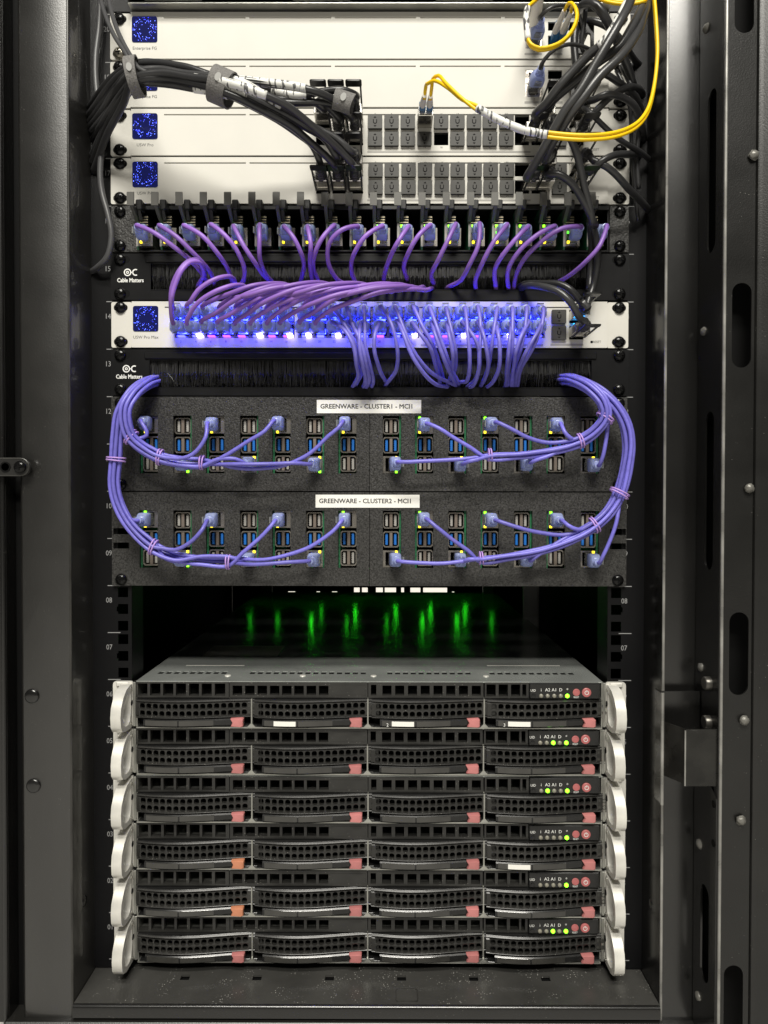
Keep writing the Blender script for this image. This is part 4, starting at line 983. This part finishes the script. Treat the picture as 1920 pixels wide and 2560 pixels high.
# (bundle prefix length, branch points)
BR = {(1, 'L'): (z7, B1, {0: (6, [(215, 285), (262, 262), (255, 225)]), 1: (8, [(395, 428)]), 2: (8, [(480, 402), (560, 360), (618, 275)]), 3: (10, [(700, 408), (800, 408)]), 4: (10, [(720, 398), (880, 300), (985, 235)]), 5: (10, [(800, 440), (1000, 438), (1160, 432)]), 6: (10, [(830, 463), (1080, 455), (1240, 385), (1370, 265), (1430, 218)])}),
      (2, 'L'): (z7, B2, {0: (8, [(150, 770)]), 1: (10, [(345, 985), (378, 1018)]), 2: (10, [(350, 950), (430, 960), (520, 918), (600, 835)]), 3: (11, [(600, 1000), (760, 1008)]), 4: (13, [(850, 980), (950, 890), (1015, 820)]), 5: (13, [(900, 1048), (1120, 1040)]), 6: (13, [(1000, 1018), (1240, 950), (1400, 845)])}),
      (1, 'R'): (z8, C1, {0: (10, [(620, 388), (450, 405), (260, 414)]), 1: (10, [(600, 325), (500, 265), (420, 215)]), 2: (10, [(640, 398), (590, 410)]), 3: (7, [(1080, 300), (950, 270), (850, 220)]), 4: (7, [(1090, 370), (1000, 402)]), 5: (7, [(1195, 272), (1163, 235)]), 6: (5, [(1420, 210), (1408, 300), (1392, 380)])}),
      (2, 'R'): (z8, C2, {0: (14, [(540, 1005), (400, 1015), (270, 1010)]), 1: (14, [(590, 938), (480, 858), (400, 797)]), 2: (14, [(600, 990)]), 3: (10, [(1180, 845), (1000, 828), (850, 790)]), 4: (10, [(1110, 900), (1000, 975)]), 5: (10, [(1240, 812), (1185, 790)]), 6: (8, [(1470, 770), (1425, 900), (1395, 965)])})}
for (n, side), (fr, line, br) in BR.items():
    for k in range(7):
        pre, bp = br[k]; off = HEX[k]
        if n == 1: ys = [10, -20, -34, -40, -38, -34, -31, -29, -28, -27]
        else: ys = [12, -22, -30, -30, -28, -28, -30, -31, -30, -28]
        b0 = bundle(fr, line, ys, off, n)[:pre]
        b0[0] = b0[0] + Vector((0, 12, 0))
        brp = [at(*fr(*p), -29 - abs(off[1])*.6 - (k % 3)*1.5) for p in bp]
        base, roll = EB[n, side, k]
        path = (b0 + brp)[::-1]
        tz = 0
        q = at(*fr(*bp[-1]), -30); ty = max(-22, min(22, (q.x-base.x)*.5))
        patch_cable(f'violet patch cable on the {ORD[k + (7 if side == "R" else 0)]} small computer from the left, {"upper" if n == 1 else "lower"} cluster panel', 'violet cables of the cluster panels', VIOLET, VR, base, roll, path, tilt=(random.uniform(-3, 3), ty))
def cable_tie(fr, p, p2, Y, label, r_=9.0, th=.75):
    c = at(*fr(*p), Y); d = (at(*fr(*p2), Y)-c).normalized(); N = d.cross(Vector((0, 1, 0))).normalized(); B = d.cross(N)
    mb = MB()
    for s_ in (-1.2, 1.2):
        ring_ = [c + d*s_*(1+.2*math.cos(a)) + (N*math.cos(a)*r_ + B*math.sin(a)*r_*.85) for a in [2*math.pi*k/24 for k in range(25)]]
        mb.tube(ring_, th, 6)
    o = O('cable_tie', mb.mesh(TIEM, c, ang=180), None, c); tag(o, label, 'cable tie', 'lilac ties round the violet bundles')
cable_tie(z7, (165, 275), (235, 338), -32, 'lilac tie beside the first jack of the upper cluster panel', 7.4)
cable_tie(z7, (340, 397), (470, 425), -28, 'lilac tie left of the second computer column, upper panel', 7)
cable_tie(z7, (597, 430), (700, 437), -27, 'lilac tie below the third computer column, upper panel', 6.2)
cable_tie(z7, (73, 410), (66, 500), -28, 'lilac tie on the vertical bundle at the outer left edge', 8.2)
cable_tie(z7, (300, 945), (440, 1005), -30, 'lilac tie at the first computer column, lower panel', 7.2)
cable_tie(z7, (757, 1036), (850, 1038), -28, 'lilac tie between third and fourth columns, lower panel', 6.4)
cable_tie(z8, (1405, 150), (1350, 230), -36, 'lilac tie at the last computer column near the top, upper panel', 8)
cable_tie(z8, (1258, 290), (1100, 340), -31, 'lilac tie between the last two columns, upper panel', 6.6)
cable_tie(z8, (722, 373), (600, 378), -27, 'lilac tie over the eleventh computer, upper panel', 5.6)
cable_tie(z8, (1490, 598), (1440, 690), -30, 'lilac tie where the outer right bundle crosses between the panels', 8.8)
cable_tie(z8, (1342, 788), (1200, 870), -29, 'lilac tie over the last column, lower panel', 7.4)
cable_tie(z8, (670, 984), (560, 990), -28, 'lilac tie over the eleventh computer, lower panel', 5.6)

# ------------------------------------------------------------------ black direct attach cables and their straps
def pull_tab(up_=True, ln=46, wd=6.6):
    mb = MB(); z = 5.2 if up_ else -5.2
    for s_ in (-1, 1): mb.box(s_*wd, s_*(wd-1.5), -ln, -6, z, z+(1.0 if up_ else -1.0))
    mb.prism_xy(rrect(-wd-.4, wd+.4, -ln-9, -ln, 2, 3), z-.2, z+1.2 if up_ else z-1.2)
    return mb
DACB = MB().box(-6.7, 6.7, -22, 8, -4.4, 4.4, .5).box(-6.9, 6.9, -9, -5, -4.9, -4.4).mesh(CHROME)
TABU = pull_tab(True).mesh(BLACKPL); TABD = pull_tab(False).mesh(BLACKPL)
def ridged(path, r, L_, r1, rings=4):
    """ridged sleeve round the first L_ mm of a path"""
    out, acc = [path[0]], 0
    pts = spline(path, 1.2)
    sel = [pts[0]]
    for a, b in zip(pts, pts[1:]):
        acc += (b-a).length; sel.append(b)
        if acc > L_: break
    return MB().tube(sel, lambda t: (r1+(r-r1)*t)*(1+.10*(1 if math.sin(t*rings*6.283) > 0 else -1)), 10)
def dac(label, px, py, path, up_=True, r=2.8, Y=-5, mat_=None, tab=True, group='black direct attach cables', lbl=None, bl=20, out=24):
    b = at(px, py, Y); t = thing('direct_attach_cable', label, 'network cable', b, group)
    O('connector', DACB, t, (0, 0, 0)); st = b+Vector((0, -20, 0)); e = b+Vector((0, -out-8, 0))
    if tab: O('pull_tab', TABU if up_ else TABD, t)
    full = [st, e] + path
    P('strain_relief', ridged(full, r+.5, bl, 4.6), CBLACK, t, 30)
    P('jacket', MB().tube(wobble(spline(full, 4), .7), r, 10), mat_ or CBLACK, t, 180)
    for a, b2 in (lbl or []):
        s_ = spline(full, 2); n = len(s_); P('printed_sleeve', MB().tube(s_[int(a*n):int(b2*n)], r+.45, 10), SLEEVE, t, 180)
    return t
z1 = lambda x, y: (200+.4581*x, .4581*y)
def pp(fr, *pts): return [at(*fr(p[0], p[1]), p[2]) for p in pts]
# left bundle: listed from the port back to the cabinet edge
yt18, yb18, yt17, yb17 = [z2(0, y)[1] for y in (662, 756, 926, 1020)]
lb = [((890, yt18), True, [(1500, 520, -66), (1430, 495, -72), (1300, 505, -70), (1180, 520, -70), (1000, 480, -74), (780, 430, -84), (600, 390, -82), (450, 350, -78), (300, 350, -70), (170, 430, -50), (70, 560, -20), (40, 600, 10)], [(.25, .34)]),
      ((849, yt18), True, [(1440, 560, -66), (1390, 545, -74), (1290, 500, -84), (1160, 470, -86), (900, 440, -88), (770, 425, -92), (560, 365, -88), (420, 345, -80), (310, 355, -74), (160, 470, -46), (66, 610, -20), (40, 640, 10)], [(.24, .40)]),
      ((808, yt18), True, [(1330, 600, -60), (1290, 565, -64), (1180, 545, -66), (1000, 520, -70), (790, 460, -80), (620, 420, -80), (450, 385, -76), (310, 380, -74), (170, 500, -44), (70, 640, -18), (40, 680, 10)], []),
      ((890, yb18), False, [(1480, 640, -56), (1420, 590, -60), (1300, 560, -64), (1100, 560, -70), (940, 520, -76), (760, 460, -84), (600, 430, -80), (450, 400, -78), (310, 400, -76), (190, 510, -44), (80, 660, -18), (40, 700, 10)], []),
      ((849, yb18), False, [(1415, 650, -56), (1360, 590, -60), (1230, 550, -64), (1050, 540, -72), (900, 500, -78), (750, 470, -84), (580, 445, -80), (430, 415, -78), (310, 420, -78), (210, 530, -44), (90, 690, -18), (50, 730, 10)], []),
      ((890, yt17), True, [(1480, 830, -64), (1400, 760, -68), (1270, 690, -74), (1150, 610, -84), (1020, 530, -92), (880, 450, -96), (760, 425, -96), (560, 400, -88), (430, 378, -84), (310, 390, -82), (200, 480, -50), (100, 640, -22), (50, 720, 10)], [(.30, .44)]),
      ((849, yt17), True, [(1400, 850, -62), (1330, 750, -66), (1220, 690, -76), (1100, 620, -84), (940, 540, -94), (800, 480, -98), (650, 430, -94), (480, 410, -88), (330, 420, -84), (220, 520, -52), (110, 690, -22), (60, 780, 8)], [(.36, .50), (.56, .62)]),
      ((808, yb17), False, [(1310, 890, -52), (1270, 800, -60), (1200, 740, -72), (1060, 640, -84), (920, 570, -92), (780, 510, -94), (600, 480, -90), (440, 455, -84), (330, 455, -82), (240, 540, -54), (140, 690, -26), (60, 860, 0)], [(.38, .48)]),
      ((849, yb17), False, [(1390, 910, -56), (1340, 850, -64), (1240, 760, -76), (1140, 680, -86), (960, 580, -96), (800, 510, -100), (620, 455, -94), (460, 430, -88), (320, 440, -86), (250, 510, -60), (150, 680, -30), (60, 900, 0)], []),
      ((890, yb17), False, [(1490, 900, -58), (1430, 830, -66), (1330, 740, -78), (1220, 650, -88), (1100, 560, -98), (960, 500, -104), (800, 450, -104), (600, 420, -96), (440, 400, -90), (300, 430, -86), (240, 560, -60), (150, 740, -30), (70, 940, 0)], [(.34, .46)])]
lnames = ['upper switch, upper row, third port', 'upper switch, upper row, second port', 'upper switch, upper row, first port', 'upper switch, lower row, third port', 'upper switch, lower row, second port', 'lower switch, upper row, third port', 'lower switch, upper row, second port', 'lower switch, lower row, first port', 'lower switch, lower row, second port', 'lower switch, lower row, third port']
for (pq, up_, path, lbls), nm in zip(lb, lnames):
    dac(f'black cable of the left bundle plugged into the {nm}', pq[0], pq[1], pp(z1, *path), up_, lbl=lbls, r=3.0, group='black cables of the left bundle')
def strap(fr, p, p2, Y, label, a_, b_, wd, extra=None):
    c = at(*fr(*p), Y); d = (at(*fr(*p2), Y)-c).normalized(); N = d.cross(Vector((0, 1, 0))).normalized(); B = d.cross(N)
    secs = []; angs = [2*math.pi*k/28 for k in range(28)]
    for s_, g in ((-wd/2, .99), (-wd/2, 1.0), (wd/2, 1.0), (wd/2, .99)):
        k_ = 1.0 if g == 1.0 else .90
        secs.append([c + d*s_*(1+.06*math.sin(2*a)) + N*math.cos(a)*a_*k_ + B*math.sin(a)*b_*k_ for a in angs])
    mb = MB().loft(secs, False)
    t = thing('hook_and_loop_strap', label, 'strap', c, 'grey woven straps'); P('band', mb, STRAP, t, 40)
    q = c - Vector((0, b_+.35, 0))
    P('printed_spot', MB().prism([(N.x*0+math.cos(a)*2.4, math.sin(a)*3.4) for a in [2*math.pi*k/20 for k in range(20)]], 0, .25, lambda u_, v_, dd: tuple(q + d*u_ + N*v_ - Vector((0, dd, 0)))), GREYPRINT if False else mat('strap_print', (.30, .30, .29), .7), t)
    return t
strap(z1, (300, 420), (420, 400), -80, 'grey woven strap nearest the cabinet edge around the left bundle', 16, 13.5, 9)
strap(z1, (775, 475), (900, 530), -92, 'wide grey woven strap in the middle of the left bundle', 14, 14, 15.5)
strap(z1, (1440, 555), (1500, 575), -72, 'small grey woven strap over the plugs at the end of the left bundle', 8.5, 7, 16)
# grey cables from above into the first strap
def loose(name, label, cat, fr, pts, r, m, group=None, lbls=None, seg=9):
    p = pp(fr, *pts); o = thing(name, label, cat, p[0], group)
    P('jacket', MB().tube(spline(p, 4), r, seg), m, o, 180)
    for a, b2 in (lbls or []):
        s_ = spline(p, 2); n = len(s_); P('printed_sleeve', MB().tube(s_[int(a*n):int(b2*n)], r+.5, 10), SLEEVE, o, 180)
    return o
loose('network_cable', 'thin grey cable dropping from above into the first strap, outer one', 'network cable', z1, [(100, -60, -20), (130, 60, -40), (185, 190, -62), (260, 310, -78), (300, 390, -82), (420, 420, -84)], 1.9, CGREY, 'grey cables from above')
loose('network_cable', 'thin grey cable dropping from above into the first strap, inner one', 'network cable', z1, [(150, -60, -20), (170, 60, -40), (215, 190, -62), (280, 310, -80), (330, 380, -86), (450, 420, -88)], 1.9, CGREY, 'grey cables from above')
loose('power_cable', 'black cable hanging down beside the numbered left rail', 'power cable', z1, [(115, -30, -8), (105, 150, -8), (85, 330, -10), (95, 520, -12), (130, 650, -14), (120, 800, -14), (110, 950, -14), (120, 1050, -14), (155, 1180, -15), (172, 1290, -15), (150, 1400, -14), (95, 1460, -8), (50, 1490, 4)], 2.7, CGREY)
loose('power_cable', 'black cable curving behind the left post near the top', 'power cable', z1, [(130, 60, 5), (100, 180, 4), (60, 300, 5), (30, 420, 12)], 3.2, CBLACK)
loose('power_cable', 'black cable running straight down at the left post edge', 'power cable', z1, [(150, 90, 8), (115, 260, 3), (100, 450, 2), (75, 640, 4), (70, 800, 8)], 3.0, CBLACK)

# right bundle
D2 = lambda x, y: (1280+.2049*x, .2049*y); D3 = lambda x, y: (1280+.2049*x, 260+.2049*y)
dac('thick black cable with white sleeve, in the upper capped switch first end port', 1322, yb18, pp(D2, (300, 1380, -62), (430, 1260, -72), (560, 1080, -80), (730, 880, -84), (960, 650, -90), (1120, 520, -96), (1290, 280, -98), (1400, 60, -90), (1440, -60, -80)), False, 3.7, mat_=CTHICK, lbl=[(.62, .90)])
dac('thick black cable in the lower capped switch first end port, lower row', 1322, yb17, pp(D3, (180, 900, -56), (290, 720, -70), (390, 540, -80), (500, 340, -88), (640, 90, -94)) + pp(D2, (840, 1100, -98), (1000, 820, -100), (1160, 540, -102), (1310, 280, -102), (1450, 0, -92), (1480, -80, -80)), False, 3.7, mat_=CTHICK)
dac('black cable in the upper capped switch second end port, upper row', 1357, yt18, pp(D2, (430, 1290, -60), (600, 1120, -70), (850, 930, -78), (1080, 740, -84), (1320, 560, -86), (1480, 300, -80), (1590, 60, -66), (1620, -60, -50)), True, 3.7, mat_=CTHICK)
dac('black cable in the lower capped switch second end port, upper row', 1360, yt17, pp(D3, (400, 680, -62), (480, 500, -76), (590, 330, -84), (720, 120, -92)) + pp(D2, (860, 1200, -96), (1040, 960, -98), (1290, 720, -96), (1500, 450, -84), (1620, 150, -66), (1659, -60, -50)), True, 3.7, mat_=CTHICK)
dac('black cable looping from the lower capped switch down to the brush panel', 1357, yb17, pp(D3, (440, 860, -56), (560, 860, -60), (720, 970, -58), (850, 1150, -52), (950, 1340, -46), (1020, 1480, -40)) + pp(z4, (1300, 200, -34), (1325, 320, -30), (1330, 450, -26), (1310, 560, -22), (1285, 640, -24), (1262, 720, -28)), False, 3.2, tab=False)
dac('black cable dropping from the upper capped switch past the blades', 1360, yb18, pp(D3, (500, 270, -60), (640, 320, -70), (760, 520, -66), (830, 760, -62), (880, 1000, -56), (930, 1200, -50), (985, 1480, -40)) + pp(z4, (1290, 200, -26), (1298, 330, -22), (1292, 470, -18), (1285, 590, -20)), False, 3.2, tab=False)
for i, (px, py, pth, up_, lab) in enumerate(((1441, yt18, [(1000, 1220, -50), (1150, 1150, -56), (1350, 1190, -50), (1500, 1310, -40), (1590, 1560, -20), (1610, 1700, 0)], True, 'outermost end port of the upper capped switch, upper row'),
                                  (1441, yb18, [(980, 1400, -46), (1120, 1260, -50), (1280, 1130, -46), (1420, 1060, -36), (1560, 1100, -14), (1600, 1180, 6)], False, 'outermost end port of the upper capped switch, lower row'))):
    dac(f'black cable in the {lab}', px, py, pp(D2, *pth), up_, 3.0)
dac('black cable in the outermost end port of the lower capped switch, upper row', 1441, yt17, pp(D3, (1000, 690, -46), (1150, 760, -48), (1300, 890, -44), (1450, 1060, -34), (1620, 1240, -14), (1700, 1330, 4)), True, 3.1)
dac('black cable in the outermost end port of the lower capped switch, lower row', 1441, yb17, pp(D3, (960, 830, -44), (1080, 710, -50), (1220, 640, -48), (1400, 605, -36), (1500, 625, -16), (1560, 640, 4)), False, 3.0)
# more cables hanging at the right side
rl = [([(820, 120, -30), (880, 50, -42), (990, 45, -50), (1090, 140, -52), (1180, 300, -48), (1250, 430, -40), (1330, 640, -30), (1420, 850, -22), (1480, 1060, -14)], 3.8, 'thick black cable arching out behind the upper yellow loop'),
      ([(880, 260, -26), (1000, 260, -34), (1130, 310, -36), (1250, 400, -32), (1380, 560, -24), (1470, 700, -12), (1560, 800, 4)], 3.0, 'black cable crossing behind the white sleeve'),
      ([(880, 920, -24), (1000, 890, -36), (1130, 900, -40), (1260, 980, -38), (1400, 1080, -32), (1520, 1200, -22), (1600, 1400, -8)], 3.0, 'black cable arching beside the second gateway screws'),
      ([(1270, 860, -20), (1370, 1050, -24), (1430, 1280, -24), (1450, 1500, -22), (1455, 1700, -20), (1470, 2000, -18), (1500, 2300, -14), (1540, 2700, -8)], 1.7, 'thin black cord running down beside the right screws'),
      ([(1330, 800, -16), (1450, 1050, -18), (1510, 1300, -18), (1540, 1600, -16), (1520, 1900, -14), (1540, 2300, -12)], 2.2, 'thin black cord next to the right rail numbers'),
      ([(870, 1300, -40), (980, 1400, -48), (1080, 1500, -48), (1230, 1640, -44), (1400, 1760, -36), (1560, 1850, -22), (1680, 1950, -6)], 2.4, 'flat black strap like cord sloping down across the right ear'),
      ([(780, 300, -30), (760, 500, -30), (770, 700, -30), (800, 900, -30)], 3.4, 'short black cable hanging below the first gateway ports'),
      ([(900, 100, -36), (880, 300, -34), (850, 500, -32), (860, 640, -30)], 2.0, 'thin black cord below the upper yellow loop')]
for pts, r, lab in rl: loose('power_cable', lab, 'power cable', D2, pts, r, CBLACK, 'black cables tangled at the right')
# two pull loops seen over the first gateway
for px, py, Y, lab in ((1462, 95, -30, 'black pull loop standing over the topmost gateway ear'), (1450, 205, -30, 'black pull loop over the second gateway')):
    c = at(px, py, Y); mb = MB().ring(rrect(c.x-8, c.x+8, c.z-14, c.z+14, 2.5, 3), rrect(c.x-5.2, c.x+5.2, c.z-11, c.z+4, 2, 3), Y-1, Y+1.5, lambda x, z, d: (x, d, z)).box(c.x-4, c.x+4, Y+1.6, -4, c.z+6, c.z+9)
    tag(O('pull_loop', mb.mesh(BLACKPL, c), None, c), lab, 'pull tab')
# thin leads with clear plugs in the gateways
for px, py, pts, lab in ((z2(950, 215)[0], z2(950, 215)[1], [(330, 230, -40), (380, 170, -46), (480, 95, -48), (620, 62, -44), (760, 110, -38), (850, 280, -34), (860, 480, -26), (850, 650, -18)], 'thin black lead with clear blue plug in the topmost gateway'),
                         (z2(950, 475)[0], z2(950, 475)[1], [(345, 830, -42), (400, 720, -48), (520, 600, -52), (690, 545, -52), (850, 560, -46), (980, 620, -36), (1080, 720, -22)], 'thin black lead with clear blue plug in the second gateway')):
    t_ = patch_cable(lab, 'thin leads of the gateways', CBLACK, 1.7, at(px, py, -5), 180, pp(D2, *pts), tilt=(-8, 4))

# cables at the capped end of the lit switch
dac('black cable from the upper brush panel to the lit switch, upper end port', 1441, 791, pp(z6, (1240, 80, -36), (1190, 20, -40), (1120, -20, -36)) + pp(z4, (1010, 560, -26), (930, 560, -14), (880, 585, 6)), True, 3.1)
dac('black cable from the upper brush panel to the lit switch, lower end port', 1441, 832, pp(z6, (1232, 165, -44), (1180, 80, -50), (1110, 20, -46)) + pp(z4, (1010, 575, -34), (930, 570, -16), (890, 596, 6)), False, 3.1)
c = at(1448, 812, -9); P('cyan_light', MB().box(c.x-5, c.x+5, -9, -8, c.z-1.4, c.z+1.4), CYANL, pm)

# ------------------------------------------------------------------ yellow fibre leads
def lc_plug(parent, x, y, z, ln=20, tip=None):
    P('connector', MB().box(x-2.9, x+2.9, y, y-8, z-2.6, z+3.4, .5), LCBLUE, parent)
    e = tip or Vector((x, y-13-ln, z+1))
    P('boot', MB().tube([Vector((x, y-7, z+.4)), Vector((x, y-7, z+.4)).lerp(e, .5), e], lambda t: 3.1-1.1*t, 10), WHITEB, parent, 60)
    return e
fy = thing('fibre_cable', 'long yellow fibre lead sagging across the two capped switches', 'fibre cable', at(*z2(352, 660), -5), 'yellow fibre leads')
bq = at(*z2(352, 668), -5)
P('transceiver', MB().box(bq.x-6.8, bq.x+6.8, -26, 5, bq.z-5, bq.z+4, .4).box(bq.x-6, bq.x+6, -27.5, -26.1, bq.z-4.6, bq.z-1.5), CHROME, fy)
tips = [at(*z2(352, 520), -56), at(*z2(384, 525), -56)]
for dx, tp_ in zip((-3.2, 3.2), tips):
    lc_plug(fy, bq.x+dx, -24, bq.z+1, tip=tp_)
main = pp(z2, (640, 590, -92), (760, 655, -98), (890, 708, -102), (1050, 738, -106), (1250, 750, -108), (1400, 733, -104), (1500, 690, -98), (1565, 615, -90), (1602, 490, -82), (1622, 300, -74), (1615, 120, -68), (1600, -60, -60))
for k, (tp_, o_) in enumerate(zip(tips, (-1.5, 1.5))):
    pre = [tp_ + Vector((0, 3, -2)), tp_+Vector((1, -4, 6))] + (pp(z2, (372, 455, -68), (405, 440, -72), (480, 480, -80), (560, 545, -86)) if k == 0 else pp(z2, (398, 430, -68), (428, 412, -74), (470, 455, -80), (560, 540, -88)))
    path = pre + [p + Vector((0, o_*.3, -o_)) for p in main]
    P('jacket', MB().tube(spline(path, 4), 1.5, 8), YELLOW, fy, 180)
sl = spline(main, 3); P('printed_sleeve', MB().tube(sl[0:int(len(sl)*.235)], 3.1, 10), SLEEVE, fy, 180)
fy2 = thing('fibre_cable', 'small yellow fibre loop in front of the topmost gateway ports', 'fibre cable', at(1400, 80, -5), 'yellow fibre leads')
b2 = at(*z2(1075, 215), -5)
for k, dx in enumerate((-3.2, 3.2)):
    P('connector', MB().box(b2.x+dx-2.9, b2.x+dx+2.9, -27, 4, b2.z-3, b2.z+3, .5), LCBLUE, fy2)
    tp_ = at(*D2(640+85*k, 130+20*k), -62)
    P('boot', MB().tube([Vector((b2.x+dx, -26, b2.z)), at(*D2(530+90*k, 380), -44), tp_], lambda t: 3.3-1.3*t, 10), WHITEB, fy2, 60)
    o_ = k*2.6-1.3
    lp2 = pp(D2, (640+85*k, 130+20*k, -62), (690+40*k, 45+20*k, -68), (745+22*k, 60+10*k, -72), (790+12*k, 180, -76), (740+10*k, 360, -80), (620, 500+8*k, -84), (480, 570+14*k, -86), (330, 590+16*k, -86), (230, 545+12*k, -86), (190, 470, -84), (175, 320, -80), (170, 180, -76), (195, 90, -72), (270, 20, -64), (360, -60, -56))
    P('jacket', MB().tube(spline([p+Vector((0, o_*.5, 0)) for p in lp2], 4), 1.45, 8), YELLOW, fy2, 180)
s_ = pp(D2, (195, 480, -84.5), (178, 320, -80.5), (172, 180, -76.5), (192, 100, -72.5)); P('printed_sleeve', MB().tube(spline(s_, 3), 2.6, 10), SLEEVE, fy2, 180)
fy3 = loose('fibre_cable', 'yellow fibre pair crossing at the very top edge', 'fibre cable', D2, [(1020, -40, -60), (1120, 8, -64), (1260, 42, -68), (1400, 50, -70), (1540, 35, -72), (1640, 0, -72)], 1.5, YELLOW, 'yellow fibre leads')
P('jacket', MB().tube(spline(pp(D2, (1020, -70, -60), (1120, -18, -64), (1260, 16, -68), (1400, 26, -70), (1540, 14, -72), (1640, -20, -72)), 4), 1.5, 8), YELLOW, fy3, 180)
wp = thing('patch_cable', 'white boot plug above the clear plug in the topmost gateway', 'patch cable', at(1345, 62, -5))
P('boot', MB().tube([at(1335, 70, -6), at(1338, 45, -26), at(1343, 15, -42), at(1350, -20, -56)], lambda t: (6.5-2.8*t)*(1+.05*math.sin(t*50)), 12), WHITEB, wp, 60)
